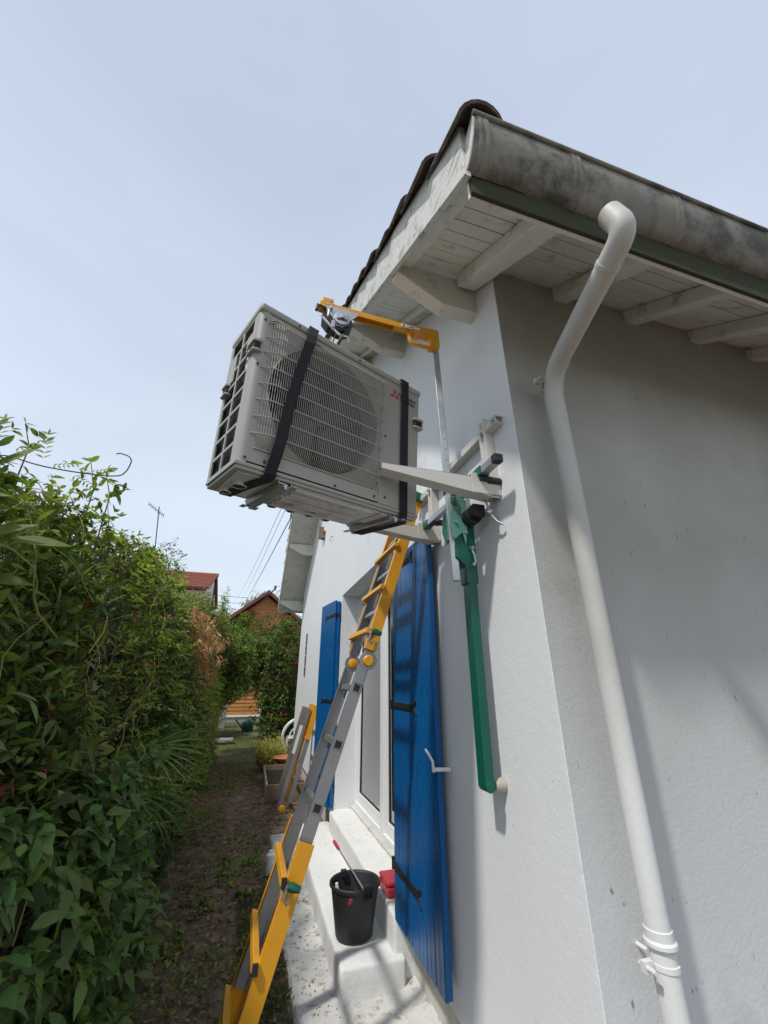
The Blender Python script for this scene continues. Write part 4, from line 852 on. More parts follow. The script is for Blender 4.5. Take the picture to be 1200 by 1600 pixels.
# ------------------------------------------------------------------ folded ladder in the background
lad2 = thing('folded_ladder', 'short folded yellow and grey ladder leaning on the wall beyond the far shutter', 'ladder', (0.62, 6.9, GZ))
q0, q1 = Vector((0.60, 0, GZ+0.02)), Vector((0.90, 0, -0.35)); dq = (q1-q0).normalized(); nq = nrm(dq)
def r2_(p, q, y, m, w_, dep, off, name='rail'):
    b = MB(); p = Vector((p.x, y, p.z))+nq*off; q = Vector((q.x, y, q.z))+nq*off; b.bar(p, q, w_, dep, nq); return part(name, b, m, lad2, bevel=0.002)
for y in (6.45, 6.95):
    r2_(q0, q1, y, 'alu', 0.03, 0.06, 0.06); r2_(q0+dq*0.1, q1+dq*0.02, y, 'alu', 0.03, 0.06, -0.05)
    r2_(q0+dq*0.85, q1+dq*0.06, y-0.02, 'yellow', 0.03, 0.07, -0.04); r2_(q0+dq*0.1, q1, y+0.03, 'yellow', 0.02, 0.05, 0.01)
for k in range(5):
    c = q0+dq*(0.15+0.24*k); b = MB(); b.bar((c.x, 6.45, c.z), (c.x, 6.95, c.z), 0.03, 0.03, nq); part('rung', b, 'yellow' if k % 2 else 'alu', lad2, bevel=0.003)
b = MB(); b.tube([(q0.x-0.02, 6.42, q0.z+0.03), (q0.x-0.02, 6.47, q0.z+0.03)], 0.045, 14); part('foot_knob', b, 'yellow', lad2, smooth=True, bevel=0.006)
b = MB(); c = q0+dq*0.65+nq*0.092; b.bar((c.x, 6.433, c.z), (c.x+dq.x*0.35, 6.433, c.z+dq.z*0.35), 0.002, 0.045, nq); part('sticker', b, 'whiteplas', lad2)

# ------------------------------------------------------------------ bucket, red box
BC = (0.760, 3.10, -1.379)
bu = thing('bucket', 'black plastic builder bucket with a wire handle on the lower white step', 'bucket', BC)
b = MB(); b.lathe([(0.001, 0.003), (0.104, 0.0), (0.110, 0.006), (0.146, 0.232), (0.152, 0.234), (0.157, 0.240), (0.157, 0.252), (0.153, 0.256), (0.146, 0.254), (0.141, 0.245), (0.107, 0.014), (0.001, 0.012)], BC, 40); part('body', b, 'bucket', bu, smooth=True, auto=50)
for a in (1.9, 1.9+math.pi):
    b = MB()
    for k in (-0.16, -0.05, 0.05, 0.16): b.bar((BC[0]+0.150*math.cos(a+k), BC[1]+0.150*math.sin(a+k), BC[2]+0.205), (BC[0]+0.154*math.cos(a+k), BC[1]+0.154*math.sin(a+k), BC[2]+0.245), 0.006, 0.02, (math.cos(a), math.sin(a), 0))
    b.box((BC[0]+0.135*math.cos(a)-0.018, BC[1]+0.135*math.sin(a)-0.018, BC[2]+0.235), (BC[0]+0.135*math.cos(a)+0.018, BC[1]+0.135*math.sin(a)+0.018, BC[2]+0.268))
    part('handle_lug', b, 'bucket', bu, bevel=0.003)
a = 1.9; pA = Vector((BC[0]+0.14*math.cos(a), BC[1]+0.14*math.sin(a), BC[2]+0.262)); pB = Vector((BC[0]-0.14*math.cos(a), BC[1]-0.14*math.sin(a), BC[2]+0.262))
# brush / tool shaft lying across the rim
t0 = Vector((0.800, 2.985, -1.150)); t1 = Vector((0.700, 3.36, -1.035)); dt = (t1-t0)
too = thing('roller_tool', 'thin grey rod with a red grip lying across the rim of the black bucket', 'tool', t0)
b = MB(); b.tube([t0, t0+dt*0.5, t1], 0.0045, 8); part('shaft', b, 'steel', too, smooth=True)
b = MB(); b.tube([t1-dt*0.04, t1+dt*0.02, t1+dt*0.16, t1+dt*0.19], [0.008, 0.011, 0.011, 0.006], 10); part('grip', b, 'red', too, smooth=True)
b = MB(); b.tube([(0.655, 3.04, -1.21), (0.650, 3.045, -1.15), (0.630, 3.06, -1.105)], [0.012, 0.012, 0.010], 10); part('grip', b, 'whiteplas', too, smooth=True) if 0 else None
tr = thing('trowel', 'small tool with a red and white handle standing inside the black bucket', 'tool', (0.66, 3.02, -1.3))
b = MB(); b.tube([(0.685, 3.03, -1.33), (0.640, 3.04, -1.14), (0.632, 3.04, -1.105)], [0.010, 0.012, 0.009], 10); part('handle', b, 'whiteplas', tr, smooth=True)
b = MB(); b.tube([(0.70, 3.0, -1.20), (0.715, 2.985, -1.16), (0.72, 2.98, -1.15)], [0.02, 0.024, 0.012], 12); part('knob', b, 'red', tr, smooth=True)
rb = thing('red_case', 'small red plastic case at the end of the upper step beside the blue shutter', 'case', (1.02, 3.14, -1.22))
b = MB(); b.box((0.955, 3.05, -1.221), (1.10, 3.25, -1.172)); part('tray', b, 'red', rb, bevel=0.010, seg=3)
b = MB(); b.box((0.957, 3.053, -1.170), (1.10, 3.247, -1.145)); part('lid', b, 'red', rb, bevel=0.010, seg=3)
b = MB(); b.box((0.951, 3.08, -1.185), (0.957, 3.10, -1.160)); b.box((0.951, 3.19, -1.185), (0.957, 3.21, -1.160)); part('latch', b, 'red', rb, bevel=0.002)
# litter of paint chips / debris on the slab and steps: uncountable
b = MB()
for i in range(350):
    if i < 300: x, y, z = random.uniform(0.42, 0.62), random.uniform(2.4, 5.2), -1.527
    elif i < 330: x, y, z = random.uniform(0.65, 0.92), random.uniform(2.9, 5.0), -1.3815
    else: x, y, z = random.uniform(0.96, 1.2), random.uniform(2.95, 4.95), -1.2185
    if 2.95 < y < 3.25 and i >= 300: continue
    s_ = random.uniform(0.003, 0.009)*(1.6 if random.random() < 0.1 else 1); a = random.uniform(0, 6.28)
    c_, n_ = math.cos(a)*s_, math.sin(a)*s_
    b.add([(x-c_, y-n_, z+0.002), (x+n_*.5, y-c_*.5, z+0.004), (x+c_, y+n_, z+0.0025), (x-n_*.5, y+c_*.5, z+0.005)], [(0, 1, 2, 3)])
top('debris', b, 'litter', 'crumbs of dirt and leaf scattered on the white slab and steps', 'debris', kind='stuff')

# ------------------------------------------------------------------ background
# planter box with dish and dark soil
pl = thing('planter_box', 'wooden planter box of dark soil beside the wall at the end of the path', 'planter', (0.62, 7.6, GZ))
px0, px1, py0, py1, pz = 0.38, 0.93, 6.95, 8.40, -1.335
for (a, c) in (((px0, py0, GZ), (px1, py0+0.03, pz)), ((px0, py1-0.03, GZ), (px1, py1, pz+0.02)), ((px0, py0+0.031, GZ), (px0+0.03, py1-0.031, pz)), ((px1-0.03, py0+0.031, GZ), (px1, py1-0.031, pz))):
    b = MB(); b.box(a, c); part('plank', b, 'wood', pl, bevel=0.006)
b = MB(); n = 14; vs = [(px0+0.03+(px1-px0-0.06)*i/n, py0+0.03+(py1-py0-0.06)*j/n, pz-0.05+0.03*noise.noise(Vector((i*1.3, j*1.7, 0)))) for j in range(n+1) for i in range(n+1)]
b.add(vs, [(j*(n+1)+i, j*(n+1)+i+1, (j+1)*(n+1)+i+1, (j+1)*(n+1)+i) for j in range(n) for i in range(n)]); part('soil', b, 'soil', pl)
b = MB(); b.lathe([(0.01, 0.01), (0.16, 0.0), (0.22, 0.09), (0.235, 0.10), (0.225, 0.11), (0.15, 0.03), (0.01, 0.03)], (0.78, 8.62, GZ+0.22), 28); b.lathe([(0.01, 0), (0.12, 0.0), (0.14, 0.22), (0.01, 0.22)], (0.78, 8.62, GZ), 20); top('plant_dish', b, 'terracotta', 'shallow terracotta bowl just behind the wooden planter box', 'bowl', smooth=True)
# white garden chair seen past the corner
ch = thing('garden_chair', 'white plastic garden chair with a round back, half hidden past the far wall corner', 'chair', (1.15, 10.7, GZ))
def arc(c, r, a0, a1, y, n=18, zsx=1.0): return [(c[0]+r*math.cos(a0+(a1-a0)*k/n), y, c[1]+r*zsx*math.sin(a0+(a1-a0)*k/n)) for k in range(n+1)]
b = MB(); b.tube(arc((1.18, -1.12), 0.36, -0.6, math.pi+0.6, 10.45), 0.035, 8); part('backrest', b, 'whiteplas', ch, smooth=True)
b = MB(); b.tube(arc((1.18, -1.12), 0.20, -0.5, math.pi+0.5, 10.47), 0.018, 8); part('backrest_rail', b, 'whiteplas', ch, smooth=True)
b = MB(); b.box((0.95, 10.4, -1.16), (1.42, 10.85, -1.125)); part('seat', b, 'whiteplas', ch, bevel=0.01)
for (x, y) in ((0.94, 10.42), (1.42, 10.42), (0.96, 10.84), (1.40, 10.84)):
    b = MB(); b.tube([(x, y, -1.14), (x+(x-1.18)*0.12, y, GZ)], [0.025, 0.018], 8); part('leg', b, 'whiteplas', ch, smooth=True)
# stone plank bench, watering can, box
b = MB(); b.box((-0.95, 13.3, GZ+0.07), (-0.28, 13.75, GZ+0.13)); b.box((-0.9, 13.35, GZ-0.02), (-0.78, 13.7, GZ+0.07)); b.box((-0.45, 13.35, GZ-0.02), (-0.33, 13.7, GZ+0.07)); top('stone_slab', b, 'concrete', 'grey stone slab lying on the grass at the foot of the hedge', 'slab', bevel=0.008)
wc = thing('watering_can', 'dark green watering can on the ground before the wooden shed', 'watering can', (0.08, 16.6, GZ))
b = MB(); b.lathe([(0.01, 0.0), (0.19, 0.0), (0.20, 0.02), (0.19, 0.30), (0.12, 0.34), (0.10, 0.36)], (0.08, 16.6, GZ), 24); part('body', b, 'darkgreen', wc, smooth=True)
b = MB(); b.tube([(-0.09, 16.6, GZ+0.1), (-0.30, 16.6, GZ+0.33)], [0.03, 0.018], 10); b.tube([(-0.29, 16.6, GZ+0.32), (-0.33, 16.6, GZ+0.36)], [0.02, 0.05], 12); part('spout', b, 'darkgreen', wc, smooth=True)
b = MB(); b.tube(arc((0.14, GZ+0.30), 0.17, -0.9, 2.2, 16.6), 0.012, 8); part('handle', b, 'darkgreen', wc, smooth=True)
ub = thing('meter_box', 'grey metal cupboard standing against the left end of the shed', 'cupboard', (-0.95, 18.2, GZ))
b = MB(); b.box((-1.15, 18.0, GZ), (-0.74, 18.35, -0.86)); part('body', b, 'concrete', ub, bevel=0.01)
b = MB(); b.box((-1.18, 17.97, -0.86), (-0.71, 18.38, -0.82)); part('lid', b, 'concrete', ub, bevel=0.008)
lm = thing('wall_light', 'small white and dark box fixed on the orange shed wall', 'light', (-0.62, 20.3, 0.0))
b = MB(); b.box((-0.80, 20.28, -0.02), (-0.42, 20.48, 0.10)); part('housing', b, 'whiteplas', lm, bevel=0.01)
b = MB(); b.box((-0.86, 20.26, 0.10), (-0.38, 20.48, 0.20)); part('cap', b, 'fin', lm, bevel=0.01)
# wooden shed and the taller cabin behind it
def boards(par, x0, x1, y, z0, ztop, m='cabin', pit_=0.16, ax=1):
    z = z0
    b = MB()
    while z < z0+9:
        xa, xb = x0, x1
        zt = z+pit_
        pr = [(z, y), (z+0.0, y-0.028), (z+pit_-0.012, y-0.010), (z+pit_-0.012, y)]
        if ztop(None) is not None and zt > ztop(None): break
        if ztop('g') is not None:
            ap, zx, sl2 = ztop('g'); h_ = (zx-zt)/sl2
            if h_ <= 0.05: break
            xa, xb = max(x0, ap-h_), min(x1, ap+h_)
        q = MB(); q.add([(xa, y, z), (xa, y-0.028, z), (xa, y-0.010, zt-0.012), (xa, y, zt-0.012), (xb, y, z), (xb, y-0.028, z), (xb, y-0.010, zt-0.012), (xb, y, zt-0.012)], [(0,1,2,3),(7,6,5,4),(0,4,5,1),(1,5,6,2),(2,6,7,3),(3,7,4,0)])
        part('board', q, m, par); z = zt
shd = thing('wooden_shed', 'low orange weatherboard shed with white trim at the end of the path', 'shed', (-0.6, 21.5, GZ))
b = MB(); b.box((-2.4, 20.53, GZ+0.28), (0.50, 23.2, 1.3)); part('wall', b, 'cabin', shd)
boards(shd, -2.4, 0.50, 20.525, -1.26, lambda k: 1.3 if k is None else None, pit_=0.15)
b = MB(); b.box((0.50, 20.44, -1.30), (0.60, 20.56, 1.3)); part('corner_trim', b, 'pvc', shd, bevel=0.006)
b = MB(); b.box((-2.4, 20.42, -1.36), (0.61, 20.52, -1.28)); part('base_trim', b, 'pvc', shd, bevel=0.006)
b = MB(); b.box((-2.4, 20.46, GZ-0.05), (0.55, 23.1, -1.365)); part('plinth', b, 'concrete', shd)
b = MB(); b.box((-2.6, 20.2, 1.305), (0.8, 23.5, 1.40)); part('roof', b, 'cabinroof', shd)
cab = thing('wooden_cabin', 'taller orange wooden cabin whose brown gable rises behind the flowering tree', 'cabin', (0.37, 26, GZ))
ap, zx, sl2 = 0.42, 4.55, 0.80
b = MB(); b.prism([(ap-2.2, GZ), (ap+2.6, GZ), (ap+2.6, zx-2.6*sl2), (ap, zx), (ap-2.2, zx-2.2*sl2)], 1, 24.03, 28.0); part('wall', b, 'cabin', cab)
boards(cab, ap-2.2, ap+2.6, 24.025, 0.0, lambda k: None if k is None else (ap, zx, sl2), pit_=0.2)
for s_, xe in ((-1, -2.6), (1, 3.0)):
    b = MB(); ze = zx+0.30-abs(xe)*sl2
    b.add([(ap, 23.55, zx+0.30), (ap+xe, 23.55, ze), (ap+xe, 28.2, ze), (ap, 28.2, zx+0.30), (ap, 23.55, zx+0.10), (ap+xe, 23.55, ze-0.20), (ap+xe, 28.2, ze-0.2), (ap, 28.2, zx+0.10)], [(0,1,2,3),(7,6,5,4),(0,4,5,1),(1,5,6,2),(2,6,7,3),(3,7,4,0)])
    part('roof', b, 'cabinroof', cab)
b = MB(); b.box((1.3, 23.9, 1.55), (2.2, 24.0, 1.65)); part('trim', b, 'pvc', cab)
# neighbour's house, red tiles
nb_ = thing('neighbour_house', 'cream house with an orange tiled roof showing above the hedge', 'house', (-7, 31, GZ))
b = MB(); b.prism([(28.3, GZ), (35.5, GZ), (35.5, 5.6), (32, 7.15), (28.3, 5.5)], 0, -11, -3.45); part('wall', b, 'wallcream', nb_)
b = MB(); b.box((-3.452, 30.9, 5.75), (-3.44, 31.15, 5.95)); part('vent', b, 'dark', nb_)
n = 52; ang = math.atan((7.42-5.6)/4.1)
rf = MB()
for i in range(n):
    x = -11.2+7.95*i/n; w_ = 7.95/n; y0, z0, y1, z1 = 27.9, 5.58, 32.0, 7.40
    for s_ in range(9):
        t0, t1 = s_/9, (s_+1.08)/9
        A = (y0+(y1-y0)*t0, z0+(z1-z0)*t0+0.05); B = (y0+(y1-y0)*t1, z0+(z1-z0)*t1+0.015)
        vs = []
        for (y, z) in (A, B):
            for k in range(5): a = math.pi*k/4; vs.append((x+w_/2+w_*0.42*math.cos(a), y, z+w_*0.42*math.sin(a)))
        rf.add(vs, [(k, k+1, k+6, k+5) for k in range(4)])
rf.add([(-11.2, 27.9, 5.55), (-3.25, 27.9, 5.55), (-3.25, 32, 7.36), (-11.2, 32, 7.36), (-11.2, 36, 5.55), (-3.25, 36, 5.55)], [(0, 1, 2, 3), (3, 2, 5, 4)])
rfo = part('roof', rf, 'redtile', nb_)
b = MB(); b.tube([(-11.2, 32, 7.44), (-3.2, 32, 7.44)], 0.14, 8); part('ridge_tile', b, 'redtile', nb_)
b = MB(); b.tube([(-3.38, 32.6, 7.1), (-3.36, 32.6, 1.0)], 0.06, 8); part('downpipe', b, 'dark', nb_)
# aerial
an = thing('tv_aerial', 'thin television aerial on a pole standing up behind the hedge', 'aerial', (-6.2, 25, 4))
b = MB(); b.tube([(-6.15, 25, 5.5), (-6.15, 25, 7.3), (-6.42, 25, 9.7)], 0.03, 6); part('pole', b, 'fin', an)
b = MB(); b.tube([(-6.95, 24.8, 9.75), (-6.1, 25.1, 9.2)], 0.02, 6)
for k in range(9):
    t = k/8; c = Vector((-6.95+0.85*t, 24.8+0.3*t, 9.75-0.55*t)); b.tube([c+Vector((-0.1, 0.45, 0.30)), c-Vector((-0.1, 0.45, 0.30))], 0.012, 4)
part('element', b, 'fin', an, kind='stuff')
# overhead cables
def cable(p, q, r_, sag, label, g=None):
    p, q = Vector(p), Vector(q); b = MB(); b.tube([p.lerp(q, t)+Vector((0, 0, -sag*4*t*(1-t))) for t in np.linspace(0, 1, 24)], r_, 6)
    top('cable', b, 'wire', label, 'cable', group=g)
cable((0.44, 8.2, 3.30), (-2.6, 62, 10.1), 0.011, 0.35, 'thicker black overhead cable running from the far gable to the distance, nearest the house')
cable((0.40, 7.6, 3.60), (-2.9, 61, 10.4), 0.006, 0.45, 'thin pale overhead cable left of the thicker one, from the far gable')
cable((0.36, 7.4, 3.70), (-3.4, 60, 10.5), 0.006, 0.50, 'outermost thin overhead cable, furthest from the house wall')
cable((0.33, 10.5, 2.20), (-1.4, 42, 6.6), 0.02, 0.3, 'short dark cable from the insulator on the far eave towards the cabin roof')
for k, z in enumerate((13.2, 12.2, 11.2)): cable((-14, 70, z), (4, 72, z), 0.03, 0.1, ('uppermost', 'middle', 'lowest')[k]+' of three faint horizontal wires above the cabin roof', 'faint wires above the cabin')
ins = thing('insulator', 'dark insulator with a white hook on the far eave corner of the house', 'insulator', (0.4, 10.5, 2.2))
b = MB(); b.lathe([(0.01, 0.05), (0.035, 0.04), (0.02, 0.015), (0.035, 0.0), (0.02, -0.02), (0.01, -0.05)], (0.33, 10.5, 2.22), 12); part('body', b, 'rubber', ins, smooth=True)
b = MB(); b.tube([(0.45, 10.45, 2.16), (0.40, 10.45, 2.10), (0.36, 10.5, 2.12), (0.34, 10.5, 2.18)], 0.012, 6); b.tube([(0.45, 10.4, 2.25), (0.3, 10.4, 2.25)], 0.01, 6); part('hook', b, 'pvc', ins, smooth=True)

# ------------------------------------------------------------------ vegetation
def norm(a): return a/np.maximum(np.linalg.norm(a, axis=1, keepdims=True), 1e-9)
def leaf_mesh(Pb, D, Nn, Ln, Wd, droop=0.25, fold=0.25, simple=False):
    D = norm(D); Sd = norm(np.cross(D, Nn)); Nn = np.cross(Sd, D); n = len(Pb)
    if simple:
        rows = [(0, 0, 0), (0.45, -0.5, fold), (0.45, 0.5, fold), (1, 0, 0)]; F = [(0, 1, 3), (0, 3, 2)]
    else:
        rows = [(0, 0, 0)]
        for t, w_ in ((0.12, 0.26), (0.34, 0.50), (0.60, 0.43), (0.82, 0.22)): rows += [(t, -w_, fold), (t, 0, 0), (t, w_, fold)]
        rows += [(1, 0, 0)]; F = [(0, 1, 2), (0, 2, 3)]
        for k in range(3):
            a_ = 1+3*k; F += [(a_, a_+3, a_+4), (a_, a_+4, a_+1), (a_+1, a_+4, a_+5), (a_+1, a_+5, a_+2)]
        F += [(10, 13, 11), (11, 13, 12)]
    V = np.empty((n, len(rows), 3))
    dz = np.zeros((n, 3)); dz[:, 2] = 1
    for i, (t, w_, f_) in enumerate(rows):
        V[:, i] = Pb+D*(t*Ln)[:, None]+Sd*(w_*Wd)[:, None]+Nn*(abs(w_)*fold*Wd)[:, None]-dz*(droop*t*t*Ln)[:, None]
    F = np.array(F); T = (np.arange(n)[:, None, None]*len(rows)+F[None]).reshape(-1, 3)
    return V.reshape(-1, 3), T
def tri_mesh(name, V, T, m):
    me = bpy.data.meshes.new(name); me.vertices.add(len(V)); me.vertices.foreach_set('co', np.ascontiguousarray(V, dtype=np.float32).ravel())
    me.loops.add(len(T)*3); me.loops.foreach_set('vertex_index', T.astype(np.int32).ravel())
    me.polygons.add(len(T)); me.polygons.foreach_set('loop_start', np.arange(0, len(T)*3, 3, dtype=np.int32))
    try: me.polygons.foreach_set('loop_total', np.full(len(T), 3, dtype=np.int32))
    except Exception: pass
    me.polygons.foreach_set('use_smooth', np.ones(len(T), dtype=bool))
    me.update(calc_edges=True); me.materials.append(M[m]); return me
def foliage(par, Pb, D, Nn, Ln, Wd, m, name='foliage', **k):
    V, T = leaf_mesh(Pb, D, Nn, Ln, Wd, **k); b_ = np.array(WM[par.name].translation)
    o = link(name, tri_mesh(name, V-b_, T, m), par, kind='stuff'); return o
def rnd(n): return norm(rng.normal(size=(n, 3)))
def clumps(C, out, nl, L0, L1, ratio, spread=0.9, jit=0.05, updir=0.25):
    """C centres, out outward directions: nl leaves radiate from each twig tip"""
    n = len(C); Cr = np.repeat(C, nl, 0); Or = np.repeat(out, nl, 0)
    D = norm(Or*(1-spread*0.4)+rnd(n*nl)*spread+np.array([0, 0, updir])); Pb = Cr+rnd(n*nl)*rng.uniform(0, jit, (n*nl, 1))
    Nn = norm(Or*0.5+rnd(n*nl)*0.6+np.array([0, 0, 0.7])); Ln = rng.uniform(L0, L1, n*nl); Wd = Ln*ratio*rng.uniform(0.8, 1.2, n*nl)
    return Pb, D, Nn, Ln, Wd
def pinnate(C, out, npair, rl, ll, ratio):
    n = len(C); Dr = norm(out+rnd(n)*0.7+np.array([0, 0, 0.15])); Up = norm(rnd(n)*0.4+np.array([0.1, 0, 1.0])); Sd = norm(np.cross(Dr, Up)); A = []
    rl = rl*rng.uniform(0.75, 1.25, n)
    for i in range(npair*2+1):
        t = (i//2+1)/(npair+0.6) if i < npair*2 else 1.0
        s_ = (-1 if i % 2 else 1)
        Pb = C+Dr*(rl*t)[:, None]-np.array([0, 0, 1.0])*(0.22*rl*t*t)[:, None]
        D = norm(Sd*s_+Dr*0.65+np.array([0, 0, -0.1])) if i < npair*2 else Dr
        A.append((Pb, D+rnd(n)*0.15, Up+rnd(n)*0.25, np.full(n, ll)*rng.uniform(0.8, 1.2, n)))
    Pb = np.concatenate([a[0] for a in A]); D = np.concatenate([a[1] for a in A]); Nn = np.concatenate([a[2] for a in A]); Ln = np.concatenate([a[3] for a in A])
    return Pb, norm(D), norm(Nn), Ln, Ln*ratio
def nz3(x, y, z, s): return noise.noise(Vector((x*s, y*s, z*s)))
def XF(y, z):       # face of the hedge
    base = -0.80-0.05*max(0, 3-y)
    base += 0.16*math.exp(-((z-0.0)/0.7)**2)                     # belly
    base -= 0.22*max(0, z-0.3)**1.3
    base += (0.30 if z < -0.7 else 0.30*max(0, 1-(z+0.7)/0.8))*(0.85 if y < 6 else 0.6)
    base += 0.16*nz3(y, z, 1, 1.1)+0.10*nz3(y, z, 4, 2.7)
    return base
def TOP(y): return 0.92-0.07*max(0, min(1, (y-3)/1.5))-0.16*max(0, min(1, (3.4-y)/1.6))+0.10*nz3(y, 0, 0, 0.9)+0.06*nz3(y, 3, 0, 2.6)+(0.015*(y-4) if y > 4 else 0)
def face_pts(n, y0, y1, depth=0.22, zmin=GZ+0.03, zmax=None, topfrac=0.22):
    C = []; O = []
    while len(C) < n:
        y = random.uniform(y0, y1); tz = TOP(y)
        if random.random() < topfrac:
            z = tz; x = XF(y, z)-random.uniform(0, 1.0)-0.02; z += random.uniform(-0.12, 0.06)+0.06*nz3(x, y, 0, 4)
            if zmin > z or (zmax and z > zmax): continue
            C.append((x, y, z)); O.append((0.25, random.uniform(-.4, .2), 1))
        else:
            z = random.uniform(zmin, tz if zmax is None else min(tz, zmax)); x = XF(y, z)-abs(random.gauss(0, depth))
            C.append((x, y, z)); O.append((1, random.uniform(-.5, .3), 0.2))
    return np.array(C), norm(np.array(O))
def leaf_objects(par, C, O, n, L0, L1, ratio, m, droop=0.3):
    """single leaves as objects of their own, a few shared meshes"""
    mes = []
    for k in range(5):
        r_ = ratio*(0.85+0.09*k); V, T = leaf_mesh(np.zeros((1, 3)), np.array([[0, 1., 0]]), np.array([[0, 0, 1.]]), np.ones(1), np.array([r_]), droop=droop*(0.4+0.4*k), fold=0.15+0.08*k)
        mes.append(tri_mesh('leaf', V, T, m))
    idx = rng.integers(0, len(C), n)
    for i in idx:
        c = Vector(C[i])+Vector(rnd(1)[0])*0.05; o_ = Vector(O[i]); d = (o_*0.6+Vector(rnd(1)[0])*0.7).normalized(); nn = (o_*0.4+Vector(rnd(1)[0])*0.4+Vector((0, 0, 0.8)))
        s_ = d.cross(nn).normalized(); u = s_.cross(d); R = Matrix((s_, d, u)).transposed().to_4x4()
        inst('leaf', random.choice(mes), Matrix.Translation(c) @ R @ Matrix.Scale(random.uniform(L0, L1), 4), par)
def stems(par, y0, y1, n, m='bark', r_=0.012):
    b = MB()
    for i in range(n):
        y = random.uniform(y0, y1); z1 = random.uniform(-0.4, TOP(y)+0.02); xb = XF(y, -1.2)-random.uniform(0.15, 0.5)
        p = [Vector((xb, y, GZ)), Vector((xb-0.05, y+random.uniform(-.1, .1), (GZ+z1)/2)), Vector((XF(y, z1)-random.uniform(0, 0.25), y+random.uniform(-.3, .3), z1))]
        b.tube([p[0], p[1], p[2]], [r_*1.3, r_, r_*0.4], 5)
    part('stem', b, m, par, kind='stuff')
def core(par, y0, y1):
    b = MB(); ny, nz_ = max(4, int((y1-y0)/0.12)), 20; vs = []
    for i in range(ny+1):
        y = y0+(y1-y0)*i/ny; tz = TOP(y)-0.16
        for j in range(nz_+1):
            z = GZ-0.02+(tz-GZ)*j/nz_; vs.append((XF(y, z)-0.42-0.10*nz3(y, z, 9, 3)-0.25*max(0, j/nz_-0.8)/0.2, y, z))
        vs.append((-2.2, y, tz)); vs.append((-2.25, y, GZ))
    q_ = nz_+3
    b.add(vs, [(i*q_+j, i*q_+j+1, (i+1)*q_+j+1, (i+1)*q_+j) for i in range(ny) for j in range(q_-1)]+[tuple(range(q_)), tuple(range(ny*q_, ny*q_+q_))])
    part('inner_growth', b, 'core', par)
def twigs(par, C, O, m='twig', k=0.10, r_=0.0022):
    b = MB()
    for c, o_ in zip(C, O):
        c = Vector(c); o_ = Vector(o_); b.tube([c-o_*k*2+Vector((0, 0, -k*0.6)), c-o_*k*0.7, c+o_*0.02], [r_*1.5, r_, r_*0.5], 3, False)
    part('twig', b, m, par, kind='stuff')

# 1 nearest: laurel with long leaves
def shrub(name, label, cat, y0, y1): return thing(name, label, cat, ((XF((y0+y1)/2, -1)-0.3), (y0+y1)/2, GZ), 'shrubs growing into one hedge along the path')
s1 = shrub('laurel_shrub', 'tall laurel shrub nearest the viewer with long pointed leaves reaching into the sky', 'shrub', 0.9, 2.3)
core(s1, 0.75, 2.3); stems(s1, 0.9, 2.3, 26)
C, O = face_pts(900, 0.8, 2.3, zmin=-0.6); foliage(s1, *clumps(C, O, 9, 0.045, 0.10, 0.30, 0.9, 0.07), 'laurel'); twigs(s1, C[:350], O[:350])
C, O = face_pts(500, 0.8, 2.3, zmin=-0.7); foliage(s1, *clumps(C, O, 8, 0.03, 0.06, 0.42, 1.1, 0.08), 'mixed')
C, O = face_pts(260, 0.9, 2.3, 0.05, zmin=-0.5); leaf_objects(s1, C+O*0.04, O, 230, 0.055, 0.10, 0.30, 'laurel')
# 2 broadleaved low shrub at the bottom left
s2 = shrub('broadleaf_shrub', 'low shrub of broad heart shaped leaves at the foot of the hedge, nearest the viewer', 'shrub', 0.9, 2.9)
def low_pts(n, y0, y1):
    C = []; O = []
    for i in range(n):
        y = random.uniform(y0, y1); z = random.uniform(GZ+0.05, -0.35); x = XF(y, z)+0.10+0.10*nz3(y, z, 7, 2)-abs(random.gauss(0, 0.12))
        C.append((x, y, z)); O.append((1, -0.3, 0.35))
    return np.array(C), norm(np.array(O))
C, O = low_pts(620, 0.9, 3.3); foliage(s2, *clumps(C, O, 8, 0.035, 0.075, 0.58, 0.85, 0.05, 0.0), 'broad', droop=0.45); twigs(s2, C[:300], O[:300])
C, O = low_pts(300, 1.1, 3.2); leaf_objects(s2, C+O*0.05, O, 220, 0.05, 0.085, 0.58, 'broad', 0.5)
stems(s2, 1.0, 2.8, 10)
